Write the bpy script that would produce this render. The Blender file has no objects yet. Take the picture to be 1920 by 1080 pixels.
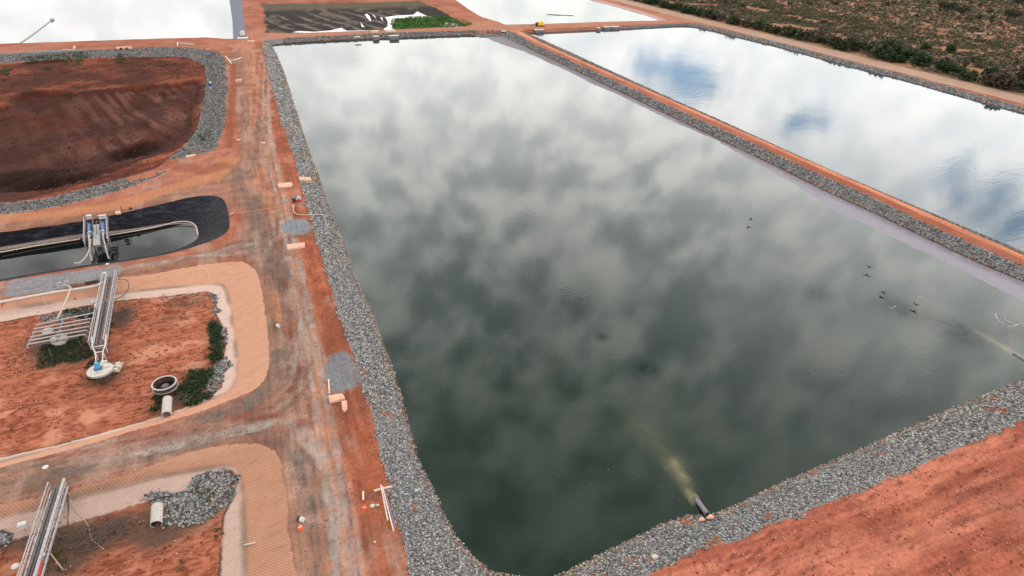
import bpy, bmesh, math, random
import numpy as np
from mathutils import Vector, Matrix, Quaternion
random.seed(7); RNG = np.random.default_rng(7)
SC = bpy.context.scene; COL = SC.collection

# ---------------------------------------------------------------- camera
CAM_H = 50.0; FPX = 1195.35
RM = np.array([[0.93212407, 0.17093393, -0.31925899],
               [-0.36170705, 0.48249852, -0.79772376],
               [0.01768394, 0.85905574, 0.51157649]])
cam = bpy.data.cameras.new('camera'); camo = bpy.data.objects.new('camera', cam)
COL.objects.link(camo); SC.camera = camo
cam.sensor_width = 36.0; cam.lens = FPX / 1920 * 36.0
cam.clip_start = 0.5; cam.clip_end = 12000
M4 = Matrix([list(RM[i]) + [0] for i in range(3)] + [[0, 0, 0, 1]])
camo.matrix_world = Matrix.Translation((0, 0, CAM_H)) @ M4

def at(px, py, z=0.0):
    """photo pixel (1920 wide) -> point of the plane at height z (metres)"""
    r = RM @ np.array([px - 960, 540 - py, -FPX]); t = (z - CAM_H) / r[2]
    return float(r[0] * t), float(r[1] * t)
def at3(px, py, z=0.0):
    x, y = at(px, py, z); return Vector((x, y, z))
def poly(pts, z=0.0):
    return np.array([at(p[0], p[1], z) for p in pts])

# ---------------------------------------------------------------- light
SC.view_settings.view_transform = 'Standard'; SC.view_settings.look = 'None'
SC.view_settings.exposure = 0.0; SC.view_settings.gamma = 1.0
SUN_EL = math.radians(38); SUN_AZ = math.radians(-35)      # azimuth from +Y, clockwise positive
sd = Vector((math.sin(SUN_AZ) * math.cos(SUN_EL), math.cos(SUN_AZ) * math.cos(SUN_EL), math.sin(SUN_EL)))
sl = bpy.data.lights.new('sun', 'SUN'); sl.energy = 1.0; sl.angle = math.radians(12); sl.color = (1.0, 0.95, 0.88)
so = bpy.data.objects.new('sun', sl); COL.objects.link(so); so.rotation_euler = sd.to_track_quat('Z', 'Y').to_euler()

class NB:
    """small node builder"""
    def __init__(s, nt): s.nt = nt
    def n(s, t, **k):
        nd = s.nt.nodes.new(t)
        for a, b in k.items(): setattr(nd, a, b)
        return nd
    def put(s, sock, v):
        if isinstance(v, bpy.types.NodeSocket): s.nt.links.new(v, sock)
        elif v is not None:
            if isinstance(v, (tuple, list)) and len(v) == 3 and sock.type == 'RGBA': v = (*v, 1)
            sock.default_value = v
    def m(s, op, a, b=None, c=None, clamp=False):
        nd = s.n('ShaderNodeMath', operation=op); nd.use_clamp = clamp
        for i, v in enumerate((a, b, c)): s.put(nd.inputs[i], v)
        return nd.outputs[0]
    def vm(s, op, a, b=None):
        nd = s.n('ShaderNodeVectorMath', operation=op)
        s.put(nd.inputs[0], a)
        if b is not None: s.put(nd.inputs[1], b)
        return nd.outputs['Value'] if op in ('DOT_PRODUCT', 'LENGTH', 'DISTANCE') else nd.outputs[0]
    def mix(s, f, a, b, mode='MIX'):
        nd = s.n('ShaderNodeMix', data_type='RGBA', blend_type=mode); nd.clamp_factor = True
        s.put(nd.inputs[0], f); s.put(nd.inputs[6], a); s.put(nd.inputs[7], b)
        return nd.outputs[2]
    def noise(s, vec, scale, detail=4, rough=.55, dist=0.0, w=None):
        nd = s.n('ShaderNodeTexNoise'); s.put(nd.inputs['Vector'], vec)
        nd.inputs['Scale'].default_value = scale; nd.inputs['Detail'].default_value = detail
        nd.inputs['Roughness'].default_value = rough; nd.inputs['Distortion'].default_value = dist
        return nd.outputs[0]
    def ss(s, v, a, b, lo=0.0, hi=1.0):
        nd = s.n('ShaderNodeMapRange', interpolation_type='SMOOTHSTEP'); s.put(nd.inputs[0], v)
        nd.inputs[1].default_value = a; nd.inputs[2].default_value = b
        nd.inputs[3].default_value = lo; nd.inputs[4].default_value = hi
        return nd.outputs[0]
    def lin(s, v, a, b, lo=0.0, hi=1.0):
        nd = s.n('ShaderNodeMapRange'); s.put(nd.inputs[0], v)
        nd.inputs[1].default_value = a; nd.inputs[2].default_value = b
        nd.inputs[3].default_value = lo; nd.inputs[4].default_value = hi
        return nd.outputs[0]
    def attr(s, name): return s.n('ShaderNodeAttribute', attribute_name=name).outputs['Fac']
    def attrc(s, name): return s.n('ShaderNodeAttribute', attribute_name=name).outputs['Color']
    def scale(s, v, x, y, z=1.0):
        nd = s.n('ShaderNodeMapping'); s.put(nd.inputs[0], v); nd.inputs[3].default_value = (x, y, z); return nd.outputs[0]
    def comb(s, x, y, z):
        nd = s.n('ShaderNodeCombineXYZ'); s.put(nd.inputs[0], x); s.put(nd.inputs[1], y); s.put(nd.inputs[2], z); return nd.outputs[0]
    def sep(s, v):
        nd = s.n('ShaderNodeSeparateXYZ'); s.put(nd.inputs[0], v); return nd.outputs
    def bump(s, h, strength, dist, normal=None):
        nd = s.n('ShaderNodeBump'); nd.inputs['Strength'].default_value = strength; nd.inputs['Distance'].default_value = dist
        s.put(nd.inputs['Height'], h)
        if normal is not None: s.put(nd.inputs['Normal'], normal)
        return nd.outputs[0]

def sky_p(px, py, z=-1.5):
    """cloud-plane position of the sky direction that a level pond mirrors at this photo pixel"""
    r = RM @ np.array([px - 960, 540 - py, -FPX]); r /= np.linalg.norm(r)
    d = np.array([r[0], r[1], -r[2]]); return d[0] / (d[2] + .80), d[1] / (d[2] + .80)

W = bpy.data.worlds.new('World'); SC.world = W; W.use_nodes = True
wn = W.node_tree; wn.nodes.clear(); b = NB(wn)
tc = b.n('ShaderNodeTexCoord'); dirv = tc.outputs['Generated']
dx, dy, dz = b.sep(dirv)
zz = b.m('ADD', b.m('MAXIMUM', dz, 0.0), 0.80)
pv = b.comb(b.m('DIVIDE', dx, zz), b.m('DIVIDE', dy, zz), 0.0)
warp = b.n('ShaderNodeTexNoise'); b.put(warp.inputs['Vector'], pv); warp.inputs['Scale'].default_value = 5.0; warp.inputs['Detail'].default_value = 3
pw = b.vm('ADD', pv, b.vm('SCALE', b.vm('SUBTRACT', warp.outputs[1], (.5, .5, .5))))
b.nt.nodes[-1]
pw.node.inputs[1].links[0].from_node.inputs[3].default_value = 0.07
mp = b.n('ShaderNodeMapping'); b.put(mp.inputs[0], pw); mp.inputs[2].default_value = (0, 0, math.radians(50)); mp.inputs[3].default_value = (.85, 1.12, 1); ps = mp.outputs[0]
c1 = b.noise(ps, 7.5, 2, .5)
c2 = b.noise(ps, 22.0, 6, .56, .15)
cl = b.ss(b.m('ADD', b.m('MULTIPLY', c1, .30), b.m('MULTIPLY', c2, .70)), .38, .62)
el = b.m('MAXIMUM', dz, 0.0)
ptx, pty, _ = b.sep(pv)
right = b.ss(b.m('DIVIDE', dx, b.m('ADD', b.m('MAXIMUM', dy, .05), .05)), .35, 1.3)
base = b.m('ADD', 1.15, b.m('MULTIPLY', b.ss(el, .36, .80, 1.0, 0.0), 1.85))
base = b.m('MULTIPLY', base, b.m('ADD', 1.0, b.m('MULTIPLY', right, .12)))
amp = b.ss(el, .12, .66, .26, 1.05)
base = b.m('MULTIPLY', base, b.ss(el, .07, .27, .58, 1.0))
amp = b.m('MULTIPLY', amp, b.ss(right, .1, .8, 1.0, .55))
left = b.ss(b.m('DIVIDE', dx, b.m('ADD', b.m('MAXIMUM', dy, .05), .05)), -.05, -.20)
base = b.m('MULTIPLY', base, b.m('SUBTRACT', 1.0, b.m('MULTIPLY', b.m('MULTIPLY', left, b.ss(el, .22, .34)), .5)))
lum = b.m('MULTIPLY', base, b.m('MAXIMUM', b.m('ADD', 1.0, b.m('MULTIPLY', b.m('SUBTRACT', cl, .5), amp)), .2))
ccol = b.mix(b.m('MULTIPLY', cl, .8), (.98, 1.0, 1.0, 1), (1.03, 1.0, .95, 1))
cloud = b.vm('SCALE', ccol); cloud.node.inputs[3].default_value = 1; b.put(cloud.node.inputs[3], b.m('MULTIPLY', lum, 10.0))
sky = b.n('ShaderNodeTexSky', sky_type='NISHITA'); sky.sun_disc = False
sky.sun_elevation = SUN_EL; sky.sun_rotation = SUN_AZ; sky.air_density = 1.0; sky.dust_density = .4; sky.ozone_density = 3.0
skyc = b.mix(.75, sky.outputs[0], (11.0, 16.0, 22.0, 1))
# gaps of blue
holes = None
for (px, py, sx, sy, a) in [(1290, 150, .050, .055, .95), (1225, 122, .045, .04, .7), (1320, 160, .04, .03, .7), (1490, 228, .050, .026, .95), (1545, 232, .03, .02, .6),
                            (1790, 322, .05, .03, .6), (1700, 300, .05, .02, .45), (1890, 345, .04, .022, .8), (1905, 425, .045, .022, 1.0), (1840, 408, .05, .022, .8), (1810, 370, .05, .02, .5),
                            (1600, 270, .05, .018, .35), (925, 78, .03, .05, .35), (2050, 430, .08, .05, .9)]:
    x0, y0 = sky_p(px, py)
    sx *= .62; sy *= .55; u = b.m('DIVIDE', b.m('SUBTRACT', ptx, x0), sx); v = b.m('DIVIDE', b.m('SUBTRACT', pty, y0), sy)
    g = b.m('MULTIPLY', b.m('EXPONENT', b.m('MULTIPLY', b.m('ADD', b.m('MULTIPLY', u, u), b.m('MULTIPLY', v, v)), -.6)), a)
    holes = g if holes is None else b.m('ADD', holes, g)
hn = b.noise(pw, 20.0, 6, .6)
hm = b.ss(b.m('ADD', holes, b.m('MULTIPLY', b.m('SUBTRACT', hn, .5), 1.8)),   .22, 1.15)
col = b.mix(hm, cloud, skyc)
bg = b.n('ShaderNodeBackground'); bg.inputs['Strength'].default_value = 0.10; b.put(bg.inputs[0], col)
wo = b.n('ShaderNodeOutputWorld'); wn.links.new(bg.outputs[0], wo.inputs[0])

# ---------------------------------------------------------------- numpy tools
def sdist(P, X, Y):
    """signed distance to polygon P (positive inside)"""
    d = np.full(X.shape, 1e9); ins = np.zeros(X.shape, bool); n = len(P)
    x0, y0 = P.min(0) - 40; x1, y1 = P.max(0) + 40
    k = (X > x0) & (X < x1) & (Y > y0) & (Y < y1)
    x = X[k]; y = Y[k]; dd = np.full(x.shape, 1e9); ii = np.zeros(x.shape, bool)
    for i in range(n):
        ax, ay = P[i]; bx, by = P[(i + 1) % n]; ex, ey = bx - ax, by - ay
        L = ex * ex + ey * ey + 1e-12
        t = np.clip(((x - ax) * ex + (y - ay) * ey) / L, 0, 1)
        dd = np.minimum(dd, np.hypot(x - ax - t * ex, y - ay - t * ey))
        c = ((ay > y) != (by > y)) & (x < (bx - ax) * (y - ay) / ((by - ay) if by != ay else 1e-12) + ax)
        ii ^= c
    out = np.full(X.shape, -40.0); out[k] = np.where(ii, dd, -np.minimum(dd, 40)); return out
def pdist(L, X, Y):
    """distance to an open polyline"""
    dd = np.full(X.shape, 1e9)
    for i in range(len(L) - 1):
        ax, ay = L[i]; bx, by = L[i + 1]; ex, ey = bx - ax, by - ay
        t = np.clip(((X - ax) * ex + (Y - ay) * ey) / (ex * ex + ey * ey + 1e-12), 0, 1)
        dd = np.minimum(dd, np.hypot(X - ax - t * ex, Y - ay - t * ey))
    return dd
LAT = np.random.default_rng(3).random((8, 256, 256))
def vnoise(X, Y, s, k=0):
    x = X / s; y = Y / s; xi = np.floor(x).astype(int); yi = np.floor(y).astype(int)
    fx = x - xi; fy = y - yi; fx = fx * fx * (3 - 2 * fx); fy = fy * fy * (3 - 2 * fy); T = LAT[k % 8]
    a = T[xi & 255, yi & 255]; c = T[(xi + 1) & 255, yi & 255]; d = T[xi & 255, (yi + 1) & 255]; e = T[(xi + 1) & 255, (yi + 1) & 255]
    return (a * (1 - fx) + c * fx) * (1 - fy) + (d * (1 - fx) + e * fx) * fy
def fbm(X, Y, s, k=0, o=4):
    r = 0; a = .5
    for i in range(o): c_, s_ = math.cos(.6 + 1.1 * i), math.sin(.6 + 1.1 * i); r = r + a * vnoise(X * c_ - Y * s_ + 13.7 * i, X * s_ + Y * c_ - 7.1 * i, s, k + i); s = s / 2.03; a /= 2
    return r / (1 - .5 ** o)
def sm(x, a, b_):
    t = np.clip((x - a) / (b_ - a), 0, 1); return t * t * (3 - 2 * t)

# ---------------------------------------------------------------- traced outlines (photo pixels laid onto their own ground level)
ZA = -1.5; ZB = -1.2; ZG = -2.6; ZH = -1.2; ZI = -0.9; ZP = -4.5
A_left_w = [(507,84),(517,100),(533,140),(550,195),(572,265),(585,300),(600,342),(617,395),(640,450),(657,495),(672,535),(680,555),(700,597),(717,647),(737,700),(755,760),(767,807),(777,845),(790,880),(815,927),(835,975),(862,1017),(890,1050),(920,1072),(945,1079)]
A_bot_w = [(1000,1088),(1045,1083),(1070,1070),(1150,1030),(1240,985),(1290,968),(1330,969),(1380,950),(1470,905),(1530,880),(1600,850),(1700,805),(1790,765),(1850,740),(1920,715),(2100,646),(2200,618)]
A_shelf_w = [(2160,655),(1990,596),(1920,565),(1865,540),(1807,510),(1745,479),(1690,457),(1620,421),(1573,400),(1527,370),(1480,340),(1407,303),(1340,262),(1275,235),(1215,207),(1160,179),(1112,159),(1067,135),(1020,114),(985,98),(945,85),(910,72),(884,65)]
A_top_w = [(800,68),(725,71),(625,75),(550,79)]
A_toe = [(2200,640),(1920,527),(1840,490),(1773,458),(1707,428),(1640,398),(1553,360),(1473,318),(1407,280),(1340,253),(1275,222),(1210,187),(1150,162),(1075,125),(1035,102),(1000,88),(965,73),(940,66),(915,63)]
A_left_o = [(500,75),(492,80),(495,105),(507,150),(520,200),(532,240),(545,275),(557,310),(565,345),(575,380),(585,415),(595,455),(610,500),(622,540),(637,585),(650,635),(670,680),(680,730),(700,780),(712,850),(730,902),(737,952),(755,1010),(770,1075),(790,1125),(830,1170),(880,1195),(960,1200),(1060,1150)]
A_bot_o = [(1208,1080),(1262,1057),(1293,1033),(1353,1020),(1394,1012),(1433,984),(1485,971),(1537,948),(1618,917),(1699,884),(1773,850),(1847,817),(1920,787),(2100,718),(2250,672)]
A_berm_o = [(2120,580),(1920,498),(1790,443),(1710,407),(1630,367),(1553,335),(1487,307),(1407,267),(1340,237),(1280,215),(1200,175),(1125,143),(1050,108),(995,82),(962,60),(940,57)]
A_top_o = [(880,57),(722,62),(625,67),(540,71)]
def cat(*g): return [p for q in g for p in q]
PA_W = poly(cat(A_left_w, A_bot_w, A_shelf_w, A_top_w), ZA)
PA_T = poly(cat(A_left_w, A_bot_w, A_toe, A_top_w), ZA)
PA_O = poly(cat(A_left_o, A_bot_o, A_berm_o, A_top_o), 0)
k_ = (PA_T[:, 1] > 60) & (PA_T[:, 1] < 290) & (PA_T[:, 0] > 108); PA_T[k_, 0] = np.minimum(PA_T[k_, 0], 111.8)
k_ = (PA_O[:, 1] > 50) & (PA_O[:, 1] < 296) & (PA_O[:, 0] > 108); PA_O[k_, 0] = np.clip(PA_O[k_, 0], 114.2, 114.6)
B_w = [(985,61),(1025,60),(1150,54),(1281,48),(1311,51),(1399,73),(1470,90),(1580,120),(1704,152),(1835,189),(1920,211),(2150,280),(2400,350),(2400,690),(2100,552),(1920,473),(1573,327),(1340,221),(1280,195),(1175,147),(1075,101),(1015,74)]
B_o = [(974,57.5),(1025,55),(1150,49),(1275,43),(1302,43),(1399,65),(1470,81),(1580,111),(1704,141),(1835,177),(1920,200),(2150,266),(2500,360),(2500,735),(2100,562),(1920,480),(1773,418),(1673,378),(1573,333),(1473,288),(1340,225),(1280,199),(1175,151),(1075,107),(1015,80)]
PB_W = poly(B_w, ZB); PB_O = poly(B_o, 0)
k_ = (PB_O[:, 1] > 50) & (PB_O[:, 1] < 296) & (PB_O[:, 0] < 122); PB_O[k_, 0] = np.maximum(PB_O[k_, 0], 118.6)
x0, y0 = at(850, 2, -1)
PC_W = poly([(862,5),(880,18),(905,33),(925,39),(940,43),(950,48),(1007,47),(1120,43),(1240,40),(1215,30),(1200,25),(1150,11),(1107,0)], -.8)
PC_W = np.vstack([PC_W, [[232, 640], [150, 640]]])
x1, y1 = at(437, 72, -1.2)
PD_W = np.array([at(-700, 93, -1.2), at(0, 86, -1.2), at(100, 83, -1.2), at(300, 76, -1.2), at(437, 72.5, -1.2), at(436, 40, -1.2), at(430, 0, -1.2), (-9, 640), (-500, 640)])
PD_L = np.array([at(425, 73, 0), at(462, 72, 0), at(457, 35, 0), at(453, 0, 0), (-1.5, 645), (-30, 645), (-30, 330)])
PE = poly([(492,20),(495,63),(550,64),(720,58),(875,51),(858,36),(822,16),(790,2),(700,4),(560,6),(487,7)], -.8)
E_green = poly([(737,36),(733,46),(739,56),(800,56),(862,53),(886,50),(866,40),(842,31),(800,31)], -.8)
E_wet = [poly(q, -.8) for q in ([(548,61),(560,58.5),(590,60),(620,57.5),(640,52.5),(650,58),(700,57),(718,60),(620,63.5)],
    [(684,28),(692,38),(696,41),(694,32),(688,26)], [(697,26),(704,34),(707,42),(703,30)], [(712,32),(718,40),(717,34)],
    [(719,55),(727,50),(727,40),(722,33),(738,30),(775,28),(782,22),(800,30),(812,32),(786,33),(742,35),(738,46),(740,57),(722,58)],
    [(676,42),(680,47),(684,52),(678,50)], [(832,42),(852,44),(872,52),(838,54),(829,49)])]
P_o = [(-260,112),(0,100),(100,92),(225,92),(325,87),(400,95),(422,105),(427,150),(426,225),(412,265),(408,281),(360,294),(318,324),(200,367),(75,395),(0,402),(-260,440)]
P_i = [(-260,126),(0,118),(100,111),(225,106),(350,106),(386,122),(390,150),(386,180),(379,213),(374,240),(352,271),(322,297),(290,318),(175,351),(75,375),(0,382),(-260,415)]
P_f = [(-260,215),(0,205),(20,190),(48,171),(110,176),(180,172),(260,163),(330,157),(372,150),(379,158),(372,176),(360,213),(356,240),(338,266),(300,290),(250,312),(170,345),(70,370),(0,378),(-260,408)]
PP_F = poly(P_f, -1.3); PP_O = poly(P_o, 0); PP_I = poly(P_i, -.5)
G_o = [(-300,480),(0,435),(155,415),(225,400),(312,380),(355,369),(395,365),(422,372),(430,408),(431,430),(410,447),(370,461),(325,475),(225,492),(125,506),(0,527),(-300,590)]
G_w = [(-300,515),(0,470),(150,446),(270,430),(312,421),(355,419),(367,427),(371,445),(357,457),(320,471),(225,488),(125,502),(0,523),(-300,585)]
PG_O = poly(G_o, 0); PG_W = poly(G_w, ZG)
H_o = [(-300,612),(0,567),(100,548),(200,528),(225,520),(275,516),(345,502),(390,495),(450,489),(467,496),(482,510),(491,540),(497,590),(504,640),(505,690),(495,716),(475,732),(425,752),(382,770),(301,793),(201,822),(115,847),(0,876),(-300,960)]
H_b = [(-300,634),(0,584),(225,549),(410,531),(424,540),(435,600),(445,680),(440,727),(400,748),(345,768),(301,785),(201,814),(115,838),(0,866),(-300,950)]
H_i = [(-300,658),(0,604),(75,590),(150,576),(215,565),(325,554),(390,546),(404,552),(402,582),(412,605),(424,622),(420,670),(433,685),(418,700),(415,725),(398,741),(345,764),(304,779),(201,808),(115,831),(0,857),(-300,940)]
PH_O = poly(H_o, 0); PH_B = poly(H_b, ZH); PH_I = poly(H_i, ZH)
I_o = [(-300,1000),(0,945),(98,925),(201,899),(241,890),(287,870),(359,847),(402,838),(459,831),(500,834),(522,852),(531,897),(540,960),(537,985),(545,1022),(556,1080),(570,1150),(590,1300),(-300,1600)]
I_b = [(-300,1030),(0,974),(120,939),(287,896),(402,876),(442,873),(452,905),(457,971),(459,1080),(462,1300),(-300,1600)]
I_i = [(-300,1080),(0,1022),(86,994),(201,962),(287,936),(359,919),(375,900),(400,888),(431,882),(445,896),(436,931),(418,971),(414,1028),(411,1080),(405,1300),(-300,1600)]
PI_O = poly(I_o, 0); PI_B = poly(I_b, ZI); PI_I = poly(I_i, ZI)

def chaikin(Q, n=2):
    for _ in range(n):
        N_ = np.roll(Q, -1, 0); Q = np.stack([Q * .75 + N_ * .25, Q * .25 + N_ * .75], 1).reshape(-1, 2)
    return Q
PG_O, PG_W, PH_O, PH_B, PI_O, PI_B, PP_O, PP_F = [chaikin(q) for q in (PG_O, PG_W, PH_O, PH_B, PI_O, PI_B, PP_O, PP_F)]
P_X = poly([(205,318),(262,300),(330,296),(372,292),(430,296),(430,332),(330,338),(312,322),(285,334),(240,340)], -.3)
def band_h(X, Y, PO, PI, depth, sO=None, sI=None):
    sO = sdist(PO, X, Y) if sO is None else sO; sI = sdist(PI, X, Y) if sI is None else sI
    t = np.where(sI >= 0, 1.0, np.where(sO <= 0, 0.0, sO / (sO - np.minimum(sI, -1e-6))))
    return depth * t, sO, sI
def terrain(X, Y):
    """height and zone distances"""
    z = (fbm(X, Y, 9, 0) - .5) * .10 + (fbm(X, Y, 1.1, 3, 3) - .5) * .035
    a = {}
    hA, oA, tA = band_h(X, Y, PA_O, PA_T, ZA + .06); wA = sdist(PA_W, X, Y)
    shelf = np.where((tA > 0) & (wA < 0), -.06 * np.clip(tA / (tA - wA + 1e-6), 0, 1), 0)
    zA = hA + shelf + np.where(wA > 0, -.06 - np.minimum(wA * .35, 1.6), 0)
    hB, oB, wB = band_h(X, Y, PB_O, PB_W, ZB); zB = hB + np.where(wB > 0, -np.minimum(wB * .35, 1.6), 0)
    wC = sdist(PC_W, X, Y); zC = np.where(wC > -2, -.8 * sm(wC, -2, 0) - np.clip(wC, 0, 3) * .3, 0)
    wD = sdist(PD_W, X, Y); zD = np.where(wD > -2, -1.2 * sm(wD, -3, 0) - np.clip(wD, 0, 3) * .3, 0)
    lD = sdist(PD_L, X, Y)
    zD = np.where((lD > 0) & (wD < 0), -1.2 * np.clip(lD / (lD - wD + 1e-6), 0, 1), zD)
    e = sdist(PE, X, Y); zE = -.8 * sm(e, -2.5, 0)
    hP, oP, iP = band_h(X, Y, PP_O, PP_I, -.55)
    n1 = fbm(X, Y, 6, 1)
    far = sm(Y, 150, 262)
    fP = sdist(PP_F, X, Y); zP = hP - sm(iP, 0, 3) * .5 * (.4 + n1) - sm(fP + (n1 - .5) * 3, -.8, 2.0) * 1.3 - sm(fP, 1.5, 26) * 2.6
    k = iP > 0
    zP = zP + k * (fbm(X * 1.0, Y * .5, 2.2, 2) - .5) * .7 * sm(iP, 0, 3) + sm(fP, 0, 3) * (fbm((X + Y * .35) * 1.6, (Y - X * .35) * .12, 2.2, 2, 4) - .5) * .9
    q = at(255, 288, -4.3); dd = np.hypot((X - q[0]) / 6.5, (Y - q[1]) / 8.); zP -= np.exp(-dd ** 2 * 1.5) * 2.6
    q = at(95, 345, -4.3); dd = np.hypot((X - q[0]) / 12, (Y - q[1]) / 5.5); zP -= np.exp(-dd ** 2 * 1.5) * 2.0
    hG, oG, wG = band_h(X, Y, PG_O, PG_W, ZG + .02); zG = hG + np.where(wG > 0, -np.minimum(.03 + wG * .2, 1.2), 0)
    hH, oH, bH = band_h(X, Y, PH_O, PH_B, ZH); iH = sdist(PH_I, X, Y)
    zH = hH + (iH > 0) * ((fbm(X, Y, 3, 2) - .5) * .5 * sm(iH, 0, 2) + (fbm(X * .45 + Y, Y * .8 - X * .3, .9, 4, 3) - .5) * .22 * sm(iH, 0, 1) - .1)
    hI, oI, bI = band_h(X, Y, PI_O, PI_B, ZI); iI = sdist(PI_I, X, Y)
    zI = hI + (iI > 0) * ((fbm(X, Y, 3, 3) - .5) * .6 * sm(iI, 0, 2) + (fbm(X * .45 + Y, Y * .8 - X * .3, .9, 5, 3) - .5) * .22 * sm(iI, 0, 1) - .15)
    ins = (oA > 0) | (oB > 0) | (oG > 0) | (oH > 0) | (oI > 0)
    z = np.where(ins, z * .35, z)
    z = z + zA + zB + zC + zD + zE + zP + zG + zH + zI
    sc = sm(X, 232, 250); z = z + sc * (fbm(X, Y, 60, 5, 3) - .5) * 3.0 * sm(X, 240, 330) + sc * (fbm(X, Y, 4, 6) - .5) * .5
    z = z - sc * sm(X, 232, 240) * .6
    # low windrow along berm edges
    a.update(oA=oA, tA=tA, wA=wA, oB=oB, wB=wB, wC=wC, wD=wD, lD=lD, e=e, oP=oP, iP=iP, fP=fP, oG=oG, wG=wG, oH=oH, bH=bH, iH=iH, oI=oI, bI=bI, iI=iI)
    return z, a
def hz_at(x, y):
    z, _ = terrain(np.array([[x]], float), np.array([[y]], float)); return float(z[0, 0])

# ---------------------------------------------------------------- object tools
def tag(o, label=None, cat_=None, group=None, kind=None):
    if label: o['label'] = label
    if cat_: o['category'] = cat_
    if group: o['group'] = group
    if kind: o['kind'] = kind
    return o
def empty(name, loc, label, cat_, group=None, rz=0.0):
    o = bpy.data.objects.new(name, None); COL.objects.link(o); o.location = loc; o.rotation_euler = (0, 0, rz); o.empty_display_size = .3
    return tag(o, label, cat_, group)
def mesh_np(name, V, F, mat, parent=None, attrs=None, cols=None, smooth=False):
    me = bpy.data.meshes.new(name); V = np.asarray(V, np.float32); F = np.asarray(F, np.int32); k = F.shape[1]
    me.vertices.add(len(V)); me.vertices.foreach_set('co', V.ravel())
    me.loops.add(F.size); me.loops.foreach_set('vertex_index', F.ravel())
    me.polygons.add(len(F)); me.polygons.foreach_set('loop_start', np.arange(len(F), dtype=np.int32) * k)
    me.update(calc_edges=True)
    if smooth: me.polygons.foreach_set('use_smooth', np.ones(len(F), bool))
    for n_, v in (attrs or {}).items():
        at_ = me.attributes.new(n_, 'FLOAT', 'POINT'); at_.data.foreach_set('value', np.asarray(v, np.float32).ravel())
    for n_, v in (cols or {}).items():
        at_ = me.attributes.new(n_, 'FLOAT_COLOR', 'POINT'); c = np.ones((len(V), 4), np.float32); c[:, :3] = v; at_.data.foreach_set('color', c.ravel())
    if mat: me.materials.append(mat)
    o = bpy.data.objects.new(name, me); COL.objects.link(o)
    if parent: o.parent = parent
    return o
class MB:
    """collects shapes in local coordinates; build() links them as one mesh"""
    def __init__(s): s.bm = bmesh.new()
    def box(s, c, size, rz=0, bev=0.0, rot=None):
        m = Matrix.Translation(c) @ (rot.to_matrix().to_4x4() if rot is not None else Matrix.Rotation(rz, 4, 'Z')) @ Matrix.Diagonal((*size, 1))
        r = bmesh.ops.create_cube(s.bm, size=1, matrix=m)
        if bev:
            ed = list({e for v in r['verts'] for e in v.link_edges})
            bmesh.ops.bevel(s.bm, geom=ed, offset=bev, segments=1, affect='EDGES', profile=.5)
        return s
    def cyl(s, a, b_, r, r2=None, n=12, caps=True):
        a = Vector(a); b_ = Vector(b_); d = b_ - a; L = d.length
        if L < 1e-6: return s
        m = Matrix.Translation((a + b_) / 2) @ d.to_track_quat('Z', 'Y').to_matrix().to_4x4()
        bmesh.ops.create_cone(s.bm, cap_ends=caps, segments=n, radius1=r, radius2=r if r2 is None else r2, depth=L, matrix=m); return s
    def tube(s, pts, r, n=8):
        pts = [Vector(p) for p in pts]; rings = []; up = None
        for i, p in enumerate(pts):
            t = (pts[min(i + 1, len(pts) - 1)] - pts[max(i - 1, 0)]).normalized()
            if up is None: up = t.orthogonal().normalized()
            up = (up - t * up.dot(t)).normalized(); w = t.cross(up)
            rings.append([s.bm.verts.new(p + (up * math.cos(2 * math.pi * j / n) + w * math.sin(2 * math.pi * j / n)) * r) for j in range(n)])
        for i in range(len(rings) - 1):
            for j in range(n):
                s.bm.faces.new((rings[i][j], rings[i][(j + 1) % n], rings[i + 1][(j + 1) % n], rings[i + 1][j]))
        s.bm.faces.new(rings[0][::-1]); s.bm.faces.new(rings[-1]); return s
    def hollow(s, a, b_, ro, ri, n=20):
        """open pipe with wall thickness"""
        a = Vector(a); b_ = Vector(b_); t = (b_ - a).normalized(); u = t.orthogonal().normalized(); w = t.cross(u)
        R_ = []
        for p, r in ((a, ri), (a, ro), (b_, ro), (b_, ri)):
            R_.append([s.bm.verts.new(p + (u * math.cos(2 * math.pi * j / n) + w * math.sin(2 * math.pi * j / n)) * r) for j in range(n)])
        for i in range(4):
            A_, B_ = R_[i], R_[(i + 1) % 4]
            for j in range(n): s.bm.faces.new((A_[j], A_[(j + 1) % n], B_[(j + 1) % n], B_[j]))
        return s
    def lathe(s, prof, c=(0, 0, 0), n=24):
        c = Vector(c); rings = []
        for r, z in prof:
            rings.append([s.bm.verts.new(c + Vector((r * math.cos(2 * math.pi * j / n), r * math.sin(2 * math.pi * j / n), z))) for j in range(n)] if r > 1e-5 else [s.bm.verts.new(c + Vector((0, 0, z)))])
        for i in range(len(rings) - 1):
            A_, B_ = rings[i], rings[i + 1]
            for j in range(n):
                if len(A_) == 1: s.bm.faces.new((A_[0], B_[j], B_[(j + 1) % n]))
                elif len(B_) == 1: s.bm.faces.new((A_[j], A_[(j + 1) % n], B_[0]))
                else: s.bm.faces.new((A_[j], A_[(j + 1) % n], B_[(j + 1) % n], B_[j]))
        return s
    def build(s, name, mat, parent=None, smooth=False):
        bmesh.ops.recalc_face_normals(s.bm, faces=s.bm.faces)
        me = bpy.data.meshes.new(name); s.bm.to_mesh(me); s.bm.free()
        if smooth:
            me.polygons.foreach_set('use_smooth', [True] * len(me.polygons)); me.set_sharp_from_angle(angle=math.radians(40))
        me.materials.append(mat)
        o = bpy.data.objects.new(name, me); COL.objects.link(o)
        if parent: o.parent = parent
        return o
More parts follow.
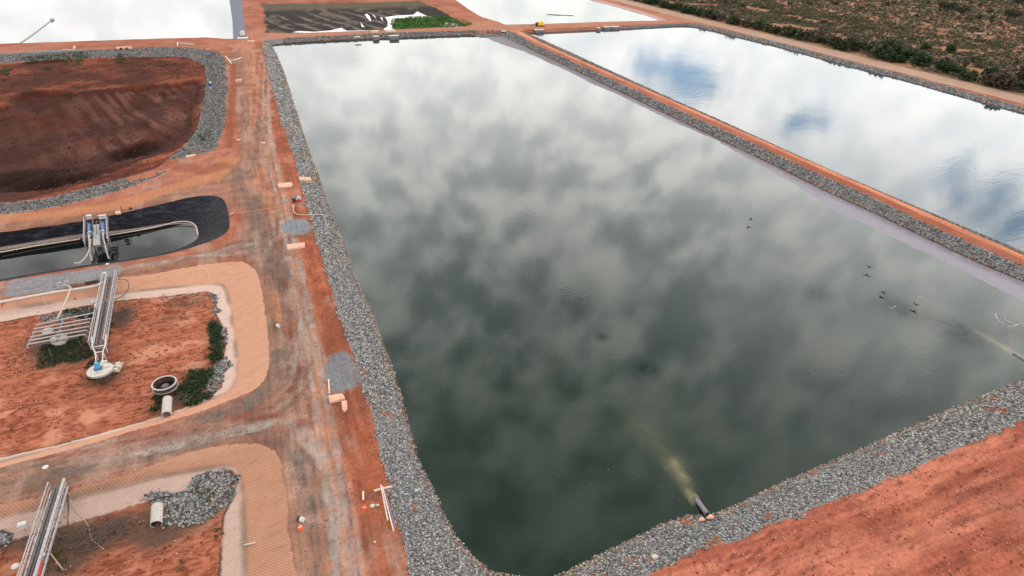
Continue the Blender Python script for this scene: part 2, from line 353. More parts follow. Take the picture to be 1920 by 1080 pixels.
def curve_pts(ctrl, n=8):
    P = [Vector(c) for c in ctrl]; P = [P[0]] + P + [P[-1]]; out = []
    for i in range(1, len(P) - 2):
        for k in range(n):
            t = k / n; p0, p1, p2, p3 = P[i - 1:i + 3]
            out.append(.5 * ((2 * p1) + (p2 - p0) * t + (2 * p0 - 5 * p1 + 4 * p2 - p3) * t * t + (3 * p1 - p0 - 3 * p2 + p3) * t ** 3))
    out.append(P[-2]); return out

# ---------------------------------------------------------------- materials
def mat(name, color, rough=.8, metal=0.0, var=.15, scale=3.0, bump=0.0, bscale=20.0, spec=.3, dirt=None, dirt_amt=.4):
    m = bpy.data.materials.new(name); m.use_nodes = True; nt = m.node_tree; nt.nodes.clear(); b = NB(nt)
    p = b.n('ShaderNodeBsdfPrincipled'); o = b.n('ShaderNodeOutputMaterial'); nt.links.new(p.outputs[0], o.inputs[0])
    g = b.n('ShaderNodeNewGeometry').outputs['Position']
    n1 = b.noise(g, scale, 5, .6)
    c = b.mix(b.ss(n1, .3, .7), tuple(x * (1 - var) for x in color), tuple(min(1, x * (1 + var)) for x in color))
    if dirt is not None:
        n2 = b.noise(g, scale * .7, 6, .7); c = b.mix(b.m('MULTIPLY', b.ss(n2, .45, .7), dirt_amt), c, dirt)
    b.put(p.inputs['Base Color'], c); p.inputs['Roughness'].default_value = rough; p.inputs['Metallic'].default_value = metal
    p.inputs['Specular IOR Level'].default_value = spec
    if bump: b.put(p.inputs['Normal'], b.bump(b.noise(g, bscale, 4, .6), bump, .05))
    return m
RED = (.36, .12, .055)
M_galv = mat('galvanised_steel', (.36, .34, .345), .5, .25, .2, 4, dirt=(.35, .22, .15), dirt_amt=.35)
M_galvd = mat('weathered_steel', (.13, .12, .125), .6, .2, .25, 4, dirt=(.25, .12, .07), dirt_amt=.4)
M_white = mat('white_paint', (.52, .50, .48), .5, 0, .06, 3, dirt=(.5, .33, .22), dirt_amt=.25)
M_pvc = mat('pale_plastic', (.42, .385, .35), .6, 0, .08, 3, dirt=(.5, .28, .18), dirt_amt=.45)
M_pinkpvc = mat('dusty_pipe', (.66, .48, .40), .55, 0, .1, 3, dirt=(.42, .2, .13), dirt_amt=.5)
M_blackp = mat('black_plastic', (.018, .018, .02), .4, 0, .2, 3, dirt=(.12, .08, .06), dirt_amt=.4)
M_greyp = mat('grey_plastic', (.16, .15, .18), .45, 0, .2, 3, dirt=(.2, .12, .09), dirt_amt=.4)
M_blue = mat('blue_paint', (.035, .10, .30), .4, 0, .1, 3)
M_cyan = mat('light_blue_paint', (.08, .27, .46), .4, 0, .1, 3)
M_steelb = mat('blue_grey_pipe', (.16, .17, .30), .5, 0, .1, 3, dirt=(.4, .22, .15), dirt_amt=.4)
M_orange = mat('orange_plastic', (.75, .10, .025), .5, 0, .08, 3)
M_red = mat('red_paint', (.45, .03, .02), .5, 0, .08, 3)
M_yellow = mat('yellow_paint', (.72, .52, .04), .45, 0, .08, 3, dirt=(.4, .2, .1), dirt_amt=.3)
M_conc = mat('dusty_concrete', (.60, .38, .25), .9, 0, .12, 2.5, .4, 12, dirt=(.42, .17, .09), dirt_amt=.5)
M_concp = mat('pink_concrete', (.62, .36, .26), .9, 0, .12, 2.5, .4, 12, dirt=(.42, .17, .09), dirt_amt=.4)
M_concw = mat('pale_concrete', (.55, .50, .42), .9, 0, .12, 2.5, .4, 12, dirt=(.35, .25, .17), dirt_amt=.4)
M_rust = mat('rusty_brown_steel', (.075, .045, .035), .7, .2, .3, 3)
M_hosetan = mat('tan_hose', (.42, .36, .29), .6, 0, .1, 3)
M_hoseor = mat('orange_hose', (.62, .24, .12), .6, 0, .1, 3)
M_feather = mat('dark_feathers', (.02, .018, .016), .8, 0, .3, 8)
M_wood = mat('weathered_timber', (.42, .30, .2), .85, 0, .2, 5)
M_foam = mat('foam', (.42, .43, .42), .9, 0, .15, 8)

def attr_mat(name, rough=.9, tint=(1, 1, 1), spec=.2, bump=.0, bscale=30):
    m = bpy.data.materials.new(name); m.use_nodes = True; nt = m.node_tree; nt.nodes.clear(); b = NB(nt)
    p = b.n('ShaderNodeBsdfPrincipled'); o = b.n('ShaderNodeOutputMaterial'); nt.links.new(p.outputs[0], o.inputs[0])
    g = b.n('ShaderNodeNewGeometry').outputs['Position']
    c = b.mix(b.noise(g, 9, 3, .6), b.attrc('tint'), b.vm('MULTIPLY', b.attrc('tint'), (.6, .6, .6)))
    b.put(p.inputs['Base Color'], c); p.inputs['Roughness'].default_value = rough; p.inputs['Specular IOR Level'].default_value = spec
    if bump: b.put(p.inputs['Normal'], b.bump(b.noise(g, bscale, 4, .6), bump, .05))
    return m
M_rock = attr_mat('broken_rock'); M_leaf = attr_mat('foliage', .85); 

# ---------------------------------------------------------------- ground
def spans(*s):
    out = [np.array([s[0][0]], float)]
    for a, b_, st in s: n = max(1, round((b_ - a) / st)); out.append(np.linspace(a, b_, n + 1)[1:])
    return np.concatenate(out)
xs = spans((-6000, -600, 900), (-600, -140, 12), (-140, -48, .9), (-48, 8, .24), (8, 14, .35), (14, 112, .7), (112, 124, .3), (124, 224, 1.2), (224, 236, .5), (236, 560, 2.2), (560, 900, 40), (900, 6000, 850))
ys = spans((-3000, -100, 600), (-100, 12, 14), (12, 130, .27), (130, 200, .55), (200, 330, .8), (330, 520, 2.0), (520, 700, 15), (700, 8000, 900))
X, Y = np.meshgrid(xs, ys, indexing='xy'); Z, A = terrain(X, Y)
far_out = (np.abs(X) > 700) | (Y > 700) | (Y < -60); Z[far_out] = 0
nx, ny = len(xs), len(ys)
def C3(c): return np.array(c)[None, None, :]
def lerp(a, b_, t): return a * (1 - t[..., None]) + b_ * t[..., None]
def stroke(pts, w, soft, z=0.0, wob=1.0, k=0):
    d = pdist(poly(pts, z), X, Y) + (fbm(X, Y, 3.0, k) - .5) * wob * 2
    return 1 - sm(d, w, w + soft)
# base soil
n0 = fbm(X, Y, 22, 1); n1 = fbm(X, Y, 5, 2); n2 = fbm(X, Y, 1.3, 4)
soil = lerp(C3((.38, .145, .085)), C3((.29, .095, .052)), sm(n0 * .5 + n1 * .5, .35, .68))
base = soil
streakY = fbm(X * 2.6, Y * .10, 2.2, 5, 5); streakY2 = fbm(X * 1.1, Y * .045, 2.0, 2, 4)
streakX = fbm(X * .12, Y * 2.6, 2.2, 6, 5)
GREY = C3((.150, .108, .084)); PALE = C3((.33, .26, .215)); TAN = C3((.43, .205, .118)); DKR = C3((.21, .062, .034)); ORG = C3((.46, .19, .09)); REDD = C3((.36, .105, .050))
road = (X > -11) & (X < 6) & (Y > 25)
# main road lane
lane = np.exp(-((X + 0.6 + 1.0 * np.sin(Y / 60)) / 3.6) ** 4) * (Y > 20) * (Y < 330)
base = lerp(base, lerp(TAN, C3((.35, .145, .082)), sm(streakY, .35, .65)), lane * .95)
base = lerp(base, PALE * .95, lane * sm(streakY2, .55, .75) * .4 * (Y < 110))
# red edge beside the rocks
rededge = sm(X, 1.2, 3.4) * (1 - sm(X, 8, 9)) * (Y > 20) * (Y < 310)
base = lerp(base, lerp(REDD * 1.05, REDD * .75, sm(n1, .35, .65)), rededge * .85)
# grey gravel tracks
for pts, w, soft, amt, k in [
    ([(560,1200),(560,1060),(563,990),(552,900),(530,850),(505,810)], 1.0, 1.6, .75, 0),
    ([(-300,905),(0,845),(115,880),(260,845),(420,805),(520,790),(560,780)], 3.2, 2.0, .0, 1),
    ([(-300,985),(0,905),(150,870),(300,830),(420,795),(500,770),(540,730),(545,640),(525,560),(510,500),(490,470),(470,440)], 2.0, 1.8, .95, 2),
    ([(0,925),(150,885),(300,845),(430,815),(540,835)], 1.2, 1.6, .85, 3),
    ([(505,600),(515,680),(500,740),(440,760)], .7, 1.0, .8, 4),
    ([(-300,600),(0,548),(120,527),(250,505),(360,488),(450,470),(500,440)], 1.6, 1.6, .85, 5),
    ([(500,440),(480,400),(420,355),(330,370),(240,392),(155,408),(0,428),(-300,465)], 1.4, 2.2, .75, 6),
    ([(480,420),(470,360),(440,330),(466,300),(461,240),(453,180),(446,130),(442,95)], 1.1, 1.6, .9, 7),
    ([(440,330),(380,345),(320,365)], 2.5, 2.5, .7, 1),
    ([(540,420),(500,470),(520,540)], 2.0, 3.0, .35, 2),
    ([(445,95),(400,85),(200,84),(0,93)], .4, 1.0, .25, 2)]:
    s = stroke(pts, w, soft, 0, .9, k)
    st = np.where((X < -11), streakX, streakY)
    base = lerp(base, lerp(GREY * np.array([1.12, 1, .95]), C3((.26, .16, .11)), sm(st, .36, .60)), s * amt * .78 * (.75 + .25 * n2))
# pale dusty streaks
for pts, w, soft, amt in [([(585,1020),(570,900),(560,800),(550,690),(540,600),(530,540)], .5, 1.5, .5), ([(150,870),(300,835),(400,815)], .5, 1.2, .45),
                          ([(0,870),(100,850),(240,830)], .4, 1.0, .5), ([(560,690),(562,640),(555,590)], .9, 1.2, .4)]:
    base = lerp(base, PALE, stroke(pts, w, soft, 0, .7, 5) * amt * sm(n1, .3, .6))
for pts, c_, w, amt in [
    ([(0,868),(130,850),(280,818),(400,790),(480,765),(530,720),(548,650),(540,560),(520,480),(500,400)], DKR, .16, .55),
    ([(0,884),(140,862),(290,828),(410,800),(500,775),(556,725),(566,650),(556,560),(536,480),(516,400)], GREY, .2, .6),
    ([(0,900),(150,878),(300,845),(430,812),(510,812),(560,870),(585,960),(600,1080)], GREY, .3, .6),
    ([(250,850),(400,815),(500,790),(560,800),(600,860),(625,950),(640,1080)], PALE, .35, .65),
    ([(280,830),(420,795),(520,775),(590,800),(630,870),(650,960),(665,1080)], DKR, .2, .4),
    ([(505,95),(500,160),(500,240),(520,330),(545,430),(575,560),(600,680),(625,800),(650,940),(670,1080)], DKR, .22, .5),
    ([(498,95),(492,160),(490,240),(507,330),(530,430),(555,560),(576,680),(597,800),(615,940),(630,1080)], PALE, .3, .6),
    ([(485,95),(478,160),(475,240),(490,330),(505,430),(525,560),(545,680),(560,800)], DKR, .2, .4),
    ([(513,110),(518,180),(530,260),(545,340),(560,400),(585,480),(615,600),(640,700),(665,800)], DKR, .2, .45),
    ([(445,352),(470,380),(490,440),(500,500),(520,600)], GREY, .5, .5), ([(420,340),(460,330),(480,290),(485,220)], GREY, .5, .5),
    ([(430,460),(470,450),(500,470),(520,520)], GREY, .5, .6), ([(0,540),(130,520),(260,497),(400,474),(460,455)], PALE, .35, .5),
    ([(400,480),(470,468),(510,440),(520,380)], PALE, .25, .3), ([(140,860),(300,825),(420,795)], C3((.30, .17, .13)), .5, .4), ([(520,660),(505,720),(450,760),(380,785)], GREY, .6, .6)]:
    for off in (0, 1):
        s = stroke([(p[0] + off * (8 + p[1] * .022), p[1]) for p in pts], w, .35, 0, .35, 2 + off)
        base = lerp(base, c_, s * amt * (.4 + 1.1 * sm(n2, .35, .6)))
# dark damp mottling and pale dust over the whole yard
yard = (X < 6) & (X > -60) & (Y < 300)
base = np.where(yard[..., None], base * (1 + (fbm(X, Y, 1.6, 6, 5)[..., None] - .5) * .7), base)
base = lerp(base, C3((.20, .085, .055)), yard * sm(fbm(X, Y, 7, 7, 5), .58, .70) * .35)
base = lerp(base, C3((.40, .25, .18)), yard * sm(fbm(X * 1.5, Y * .4, 4, 1, 5), .55, .72) * .5)
# blue-grey crushed stone apron by the lined pond, two gravel patches by the rocks
for pts, z, c, amt in [([(20,523),(130,510),(225,497),(228,512),(190,527),(100,545),(30,556),(0,556)], 0, (.22, .22, .225), .85),
                    ([(524,421),(545,411),(575,410),(586,424),(580,438),(550,441),(530,434)], 0, (.20, .215, .215), .95),
                    ([(608,700),(612,668),(640,657),(660,665),(679,700),(676,722),(640,738),(612,735)], 0, (.17, .185, .19), .9)]:
    s_ = sdist(poly(pts, z), X, Y) + (n2 - .5) * 1.0
    base = lerp(base, C3(c) * (.75 + .5 * fbm(X, Y, .8, 3)[..., None]), sm(s_, -.15, .35) * amt)
# orange lane north of the lined pond and at the pit lip
base = lerp(base, ORG, stroke([(0,412),(120,400),(225,385),(330,350),(400,330),(430,300)], .9, 2.2, 0, 1.0, 3) * .75)
base = lerp(base, C3((.25, .07, .035)), stroke([(430,275),(432,220),(437,170),(438,120)], .35, 1.1, 0, .7, 4) * .85)
base = lerp(base, DKR, stroke([(350,312),(380,322),(410,312)], 1.0, 2.5, 0, 1, 4) * .6)
base = lerp(base, DKR, stroke([(640,640),(620,560),(600,500)], .5, 1.6, 0, 1, 4) * .5 * sm(n1, .4, .6))
base = lerp(base, ORG * .95, stroke([(523,600),(518,570),(514,548)], .1, .9, 0, .3, 4) * .6)
# bottom right embankment: red with darker damp wheel marks and pale dusting
br = (Y < 36) & (X > 8)
stB = fbm(X * .14, Y * 1.9, 2.2, 3, 5)
base = np.where(br[..., None], lerp(C3((.47, .160, .095)), C3((.34, .098, .056)), sm(stB, .40, .68)), base)
base = np.where(br[..., None], lerp(base, C3((.40, .165, .11)), sm(fbm(X * .4, Y, 5, 6), .55, .75) * sm(-Y, -27, -20) * .8), base)
spk = sm(fbm(X, Y, .9, 2, 4), .58, .72) * sm(fbm(X, Y, 8, 1), .40, .62)
base = np.where(br[..., None], lerp(base, C3((.13, .035, .022)), spk * .3), base)
base = np.where(br[..., None], base * (1 + (fbm(X * .6, Y * 1.4, 1.3, 4, 5)[..., None] - .5) * .6), base)
rill = np.abs(fbm((X + Y * .8) * .35, (Y - X * .5) * 1.6, 1.8, 1, 4) - .5); base = np.where(br[..., None], lerp(base, C3((.12, .030, .020)), (1 - sm(rill, .004, .022)) * sm(fbm(X, Y, 7, 3), .48, .6) * .8), base)
for pts in ([(1500,1080),(1640,1040),(1780,985),(1920,940)], [(1380,1080),(1560,1035),(1720,970),(1920,880)], [(1640,1090),(1780,1060),(1920,1010)], [(1600,1000),(1740,925),(1920,845)]):
    base = lerp(base, C3((.17, .045, .028)), stroke(pts, .15, .5, 0, .5, 3) * sm(n1, .3, .6) * .6)
# berms
berm = (X > 117) & (X < 124) & (Y < 305)
base = np.where(berm[..., None], lerp(C3((.60, .235, .13)), C3((.48, .17, .09)), sm(fbm(X, Y * .2, 2, 1), .4, .65)), base)
topb = (Y > 303) & (Y < 335) & (X > 3)
base = np.where(topb[..., None], lerp(C3((.42, .20, .12)), C3((.34, .13, .075)), n1), base)
farroad = (X > 224) & (X < 236)
base = np.where(farroad[..., None], lerp(C3((.44, .29, .20)), C3((.36, .225, .15)), n1), base)
# pit
base = lerp(base, C3((.045, .022, .016)), sm(A['iP'], -1.8, .2) * (X > -40) * (Y > 170))  # shade inside the rock border, painted as a dark soil strip
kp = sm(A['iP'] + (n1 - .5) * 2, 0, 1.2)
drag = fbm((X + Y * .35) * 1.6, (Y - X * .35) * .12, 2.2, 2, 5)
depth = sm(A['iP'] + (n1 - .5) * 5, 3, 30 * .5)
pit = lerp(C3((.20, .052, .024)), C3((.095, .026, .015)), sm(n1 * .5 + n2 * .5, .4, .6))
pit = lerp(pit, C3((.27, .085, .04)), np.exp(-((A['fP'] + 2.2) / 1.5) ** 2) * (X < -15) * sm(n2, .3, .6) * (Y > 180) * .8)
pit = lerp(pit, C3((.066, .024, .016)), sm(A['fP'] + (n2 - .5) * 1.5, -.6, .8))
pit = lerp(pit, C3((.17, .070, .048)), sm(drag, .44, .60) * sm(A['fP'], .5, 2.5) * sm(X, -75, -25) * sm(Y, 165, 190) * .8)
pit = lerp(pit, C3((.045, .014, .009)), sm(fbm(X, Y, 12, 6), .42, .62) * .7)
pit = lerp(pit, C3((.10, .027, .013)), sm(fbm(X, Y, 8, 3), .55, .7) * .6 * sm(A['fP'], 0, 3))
for (px, py, sx, sy) in [(255, 288, 6.5, 7.5), (95, 345, 12, 5.0), (30, 330, 12, 6)]:  # pit hollows: shade and wet soil painted together as near-black ellipses
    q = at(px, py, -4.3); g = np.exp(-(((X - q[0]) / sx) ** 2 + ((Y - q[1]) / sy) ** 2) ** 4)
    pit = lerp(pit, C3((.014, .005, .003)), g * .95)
pit = lerp(pit, C3((.33, .11, .055)), np.exp(-((pdist(poly([(200,320),(260,312),(320,300),(360,280)], -2), X, Y)) / 1.2) ** 2) * .7)
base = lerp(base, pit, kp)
# mud pond E
fur = np.sin((X * .62 + Y * .16 + 3.5 * fbm(X, Y, 18, 2)) * 1.05)
mud = lerp(C3((.030, .022, .019)), C3((.15, .115, .085)), sm(fur + (n1 - .5) * 1.2, .35, .95) * sm(Y, 312, 330) * (1 - sm(Y, 375, 395)) * (X < 82))
mud = lerp(mud, C3((.028, .021, .02)), sm(fbm(X, Y, 7, 4), .45, .65) * .7); mud = lerp(mud, C3((.16, .12, .09)), sm(fbm(X, Y * .5, 5, 1), .58, .7) * .6)
mud = lerp(mud, C3((.055, .12, .022)), sm(sdist(E_green, X, Y) + (n1 - .5) * 4, -.6, .8))
mud = lerp(mud, C3((.13, .10, .06)), sm(Y, 392, 410) * .7)
base = lerp(base, mud, sm(A['e'] + (n1 - .5) * 2.5, 0, 1.5))
# scrub land
scr = sm(X + (n1 - .5) * 3, 233.5, 235.5)
sc = lerp(C3((.29, .135, .075)), C3((.13, .095, .055)), sm(fbm(X, Y, 9, 2), .38, .6))
sc = lerp(sc, C3((.42, .24, .14)), sm(fbm(X, Y, 5, 7), .58, .7) * .8)
sc = lerp(sc, C3((.42, .25, .15)), (1 - sm(pdist(np.array([(255, 420), (262, 330), (250, 480)], float), X, Y), 1.5, 4)) * .6)
base = lerp(base, sc, scr)
base = lerp(base, C3((.16, .11, .07)), sm(Y, 430, 520) * .6 * ((A['wC'] < 0) & (A['wD'] < 0)))
# salty pink margin of the white pond
base = lerp(base, C3((.55, .36, .32)), (sm(A['wC'], -3.5, -1.0)) * (X > 200) * .9)
rockd = np.maximum.reduce([np.where((A['tA'] < 0), np.minimum(A['oA'], -A['tA'] + .6), -9), np.where(A['wB'] < .3, np.minimum(A['oB'], .3 - A['wB']), -9),
                           np.minimum(np.minimum(A['oP'] - .3, -A['iP'] + .4), -sdist(P_X, X, Y))])
grid_v = np.stack([X, Y, Z], -1).reshape(-1, 3)
i0 = (np.arange(ny - 1)[:, None] * nx + np.arange(nx - 1)[None, :]).ravel()
grid_f = np.stack([i0, i0 + 1, i0 + 1 + nx, i0 + nx], 1)

gm = bpy.data.materials.new('ground_soil'); gm.use_nodes = True; nt = gm.node_tree; nt.nodes.clear(); b = NB(nt)
P = b.n('ShaderNodeNewGeometry').outputs['Position']; px_, py_, pz_ = b.sep(P)
wob = b.m('MULTIPLY', b.m('SUBTRACT', b.noise(P, 1.6, 5, .65), .5), 1.0)
wob2 = b.m('MULTIPLY', b.m('SUBTRACT', b.noise(P, .5, 4, .6), .5), 1.0)
def zone(name, edge=.06, w=.0, w2=0.0):
    v = b.attr(name)
    if w: v = b.m('ADD', v, b.m('MULTIPLY', wob, w))
    if w2: v = b.m('ADD', v, b.m('MULTIPLY', wob2, w2))
    return b.ss(v, -edge, edge)
nf = b.noise(P, 2.2, 8, .68); nff = b.noise(P, 7.0, 6, .75); nst = b.noise(b.scale(P, 2.2, .12, 1), 1.0, 6, .65); nsx = b.noise(b.scale(P, .12, 2.2, 1), 1.0, 6, .65)
road_y = b.attr('road_y')
st = b.mix(road_y, b.mix(.6, nf, nsx), nst)
c = b.vm('MULTIPLY', b.attrc('base_col'), b.comb(*[b.lin(b.m('ADD', b.m('MULTIPLY', st, .36), b.m('ADD', b.m('MULTIPLY', nf, .38), b.m('MULTIPLY', nff, .34))),   .37, .71, .42, 1.36)] * 3))
# pebbles
vor = b.n('ShaderNodeTexVoronoi'); b.put(vor.inputs['Vector'], P); vor.inputs['Scale'].default_value = 2.6
peb = b.m('MULTIPLY', b.ss(vor.outputs['Distance'], .09, .05), b.ss(b.noise(P, .35, 3, .6), .48, .62))
c = b.mix(b.m('MULTIPLY', peb, .75), c, (.50, .36, .27))
# orange geotextile liner
ribs = b.n('ShaderNodeTexWave', wave_type='BANDS', bands_direction='DIAGONAL'); b.put(ribs.inputs['Vector'], b.scale(P, 1, 1.0, 0)); ribs.inputs['Scale'].default_value = 1.9; ribs.inputs['Distortion'].default_value = .25; ribs.inputs['Detail'].default_value = 1
fine = b.n('ShaderNodeTexBrick'); b.put(fine.inputs['Vector'], b.scale(P, 1, 1, 0)); fine.inputs['Scale'].default_value = 3.2; fine.inputs['Mortar Size'].default_value = .03; fine.offset = .5
fine.inputs['Color1'].default_value = (1, 1, 1, 1); fine.inputs['Color2'].default_value = (.92, .92, .92, 1); fine.inputs['Mortar'].default_value = (.72, .70, .68, 1)
lin_c = b.mix(b.noise(P, .8, 6, .7), (.42, .20, .115), (.56, .315, .205))
slope_d = b.noise(b.scale(P, .25, 1.6, 1), 1.2, 5, .65)
bench = zone('bench', .25, .3)
lin_c = b.mix(bench, lin_c, b.mix(b.noise(P, 1.0, 5, .6), (.46, .31, .24), (.60, .44, .36)))
crease_shade = b.ss(b.m('ABSOLUTE', b.m('ADD', b.attr('bench'), b.m('MULTIPLY', wob, .35))), .55, .05)  # soft shade along the slope break, painted into the liner colour
lin_c = b.mix(b.m('MULTIPLY', crease_shade, b.m('MULTIPLY', b.ss(b.noise(P, .25, 3, .5), .35, .6), .7)), lin_c, (.20, .14, .10))
lin_c = b.mix(b.ss(slope_d, .52, .70, 0, .35), lin_c, (.30, .15, .085)); spots = b.ss(b.noise(P, 1.5, 2, .5), .70, .74); lin_c = b.mix(b.m('MULTIPLY', spots, .8), lin_c, (.20, .06, .03))
lin_c = b.mix(b.m('MULTIPLY', b.attr('net'), 1.0), lin_c, b.vm('MULTIPLY', lin_c, fine.outputs['Color']))
lin_c = b.mix(b.m('MULTIPLY', b.m('MULTIPLY', ribs.outputs['Fac'], b.attr('net')), .55), lin_c, b.vm('MULTIPLY', lin_c, (.62, .58, .55)))
zo = zone('orange', .05, .8, .5)
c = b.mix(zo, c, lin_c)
# basin floor dirt
er = b.noise(b.scale(P, .7, 1.5, 1), .9, 8, .72, 1.2)
fl = b.mix(b.ss(er, .36, .62), (.17, .044, .022), (.42, .145, .078))
fl = b.mix(b.m('MULTIPLY', b.ss(b.noise(P, .22, 4, .6), .52, .66), .75), fl, (.56, .25, .15))
fl = b.mix(b.m('MULTIPLY', b.attr('damp'), .85), fl, b.mix(nf, (.04, .028, .02), (.15, .10, .07)))
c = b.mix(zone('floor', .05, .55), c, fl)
edge = b.ss(b.m('ABSOLUTE', b.m('ADD', b.attr('floor'), b.m('MULTIPLY', wob, .55))), .22, .08)  # shadow line under the liner's edge, painted along the floor boundary
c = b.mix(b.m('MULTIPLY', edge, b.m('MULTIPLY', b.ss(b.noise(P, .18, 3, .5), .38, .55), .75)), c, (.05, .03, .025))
# bed under the rocks
rk = b.mix(b.ss(nff, .35, .65), (.08, .08, .08), (.26, .25, .24))
rk = b.mix(b.m('MULTIPLY', b.attr('rockdust'), .8), rk, (.34, .14, .08))
c = b.mix(zone('rock', .1, .5), c, rk)
# shelf of pale sediment
shc = b.mix(b.ss(b.m('ADD', b.m('ADD', b.attr('shelf_n'), .2), b.m('ADD', b.m('MULTIPLY', wob2, .9), b.m('MULTIPLY', wob, .5))), .0, .9), (.16, .14, .138), (.265, .242, .262))
shc = b.mix(b.m('MULTIPLY', b.ss(b.noise(P, 3.0, 5, .75), .50, .60), b.ss(b.attr('shelf_n'), .75, .1, 0, .8)), shc, (.085, .065, .062))
shc = b.mix(b.ss(b.m('ABSOLUTE', b.m('ADD', b.attr('shelf'), -.15)), .45, .1), shc, (.06, .04, .035))
c = b.mix(zone('shelf', .15, .5), c, shc)
# black sheet of the lined pond / grey sheet of the far pond
blk = b.mix(b.ss(b.noise(b.scale(P, .5, 1.5, 1), 1.0, 6, .7), .45, .75), (.010, .010, .014), (.048, .047, .058))
zb = zone('black', .04, .12)
c = b.mix(zb, c, blk)
wl = b.attr('waterline_g')
c = b.mix(b.m('MULTIPLY', b.m('MULTIPLY', b.ss(b.m('ABSOLUTE', b.m('ADD', wl, .12)), .28, .12), zb), .8), c, (.30, .24, .21))
zg = zone('greysheet', .1, .2)
c = b.mix(zg, c, b.mix(nsx, (.12, .13, .16), (.20, .21, .24)))
pr = b.n('ShaderNodeBsdfPrincipled'); ou = b.n('ShaderNodeOutputMaterial'); nt.links.new(pr.outputs[0], ou.inputs[0])
b.put(pr.inputs['Base Color'], b.vm('MULTIPLY', c, (1.0, 1.0, 1.06)))
b.put(pr.inputs['Roughness'], b.m('SUBTRACT', b.m('SUBTRACT', .95, b.m('MULTIPLY', zb, .36)), b.m('MULTIPLY', b.attr('mudwet'), .25)))
pr.inputs['Specular IOR Level'].default_value = .06
hgt = b.m('ADD', b.m('MULTIPLY', b.noise(P, 1.4, 8, .7), .5), b.m('ADD', b.m('MULTIPLY', st, .35), b.m('MULTIPLY', b.m('MULTIPLY', er, b.ss(b.attr('floor'), 0, .4)), 1.3)))
wr = b.noise(b.scale(P, .55, 1.6, 1), .9, 4, .55, 1.5)
hgt = b.m('ADD', hgt, b.m('MULTIPLY', b.m('MULTIPLY', wr, zb), 3.2)); hgt = b.m('ADD', hgt, b.m('MULTIPLY', nff, .22))
b.put(pr.inputs['Normal'], b.bump(hgt, .75, .22))

damp = np.zeros_like(X)
def blob(px, py, z, sx, sy, amt):
    q = at(px, py, z); return amt * np.exp(-(((X - q[0]) / sx) ** 2 + ((Y - q[1]) / sy) ** 2) ** 1.5)
for a_ in [(110, 640, ZH, 4.2, 3.6, 1.1), (130, 665, ZH, 4.0, 2.6, 1.2), (180, 605, ZH, 1.8, 4, .9), (195, 700, ZH, 2.2, 2.2, 1.1), (225, 590, ZH, 1.6, 3.5, .6), (405, 640, ZH, 1.0, 6, 1.0), (375, 710, ZH, 2.4, 3.2, 1.0), (330, 755, ZH, 2.6, 2.4, 1.0),
           (180, 1000, ZI, 6, 2.5, .8), (300, 990, ZI, 2.2, 2.5, 1.0), (350, 960, ZI, 4.5, 2.6, .9), (110, 1060, ZI, 2.5, 2.4, .9), (50, 1010, ZI, 4, 1.2, .9), (240, 590, ZH, 1.4, 2.4, .5), (310, 600, ZH, 3, 1.6, .3)]: damp += blob(*a_)
damp = np.clip(damp * (.55 + .9 * n1), 0, 1)
rd = sm(fbm(X, Y, 2.6, 5), .70, .78)
at_ = dict(
    road_y=np.exp(-((X + 2) / 9.) ** 4) * (Y > 20), orange=np.clip(np.maximum(A['oH'], A['oI']), -9, 9),
    bench=np.clip(np.maximum(A['bH'], A['bI']), -9, 9), floor=np.clip(np.maximum(A['iH'], A['iI']), -9, 9),
    net=np.clip(sm(-Y, -60, -56), 0, 1), damp=damp, rock=np.clip(rockd, -9, 9), rockdust=rd,
    shelf=np.clip(np.minimum(A['tA'], .8 - A['wA']), -9, 9), shelf_n=np.clip(A['tA'] / 4.5, 0, 1) * (1 - .75 * sm(Y, 150, 240)) ,
    black=np.clip(A['oG'], -9, 9), waterline_g=np.clip(A['wG'], -9, 9), greysheet=np.clip(np.minimum(A['lD'], -A['wD'] + .6), -9, 9),
    mudwet=(A['tA'] > 0) * (A['wA'] < 0))
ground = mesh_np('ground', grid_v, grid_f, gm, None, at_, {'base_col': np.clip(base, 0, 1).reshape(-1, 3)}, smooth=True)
ground['kind'] = 'structure'

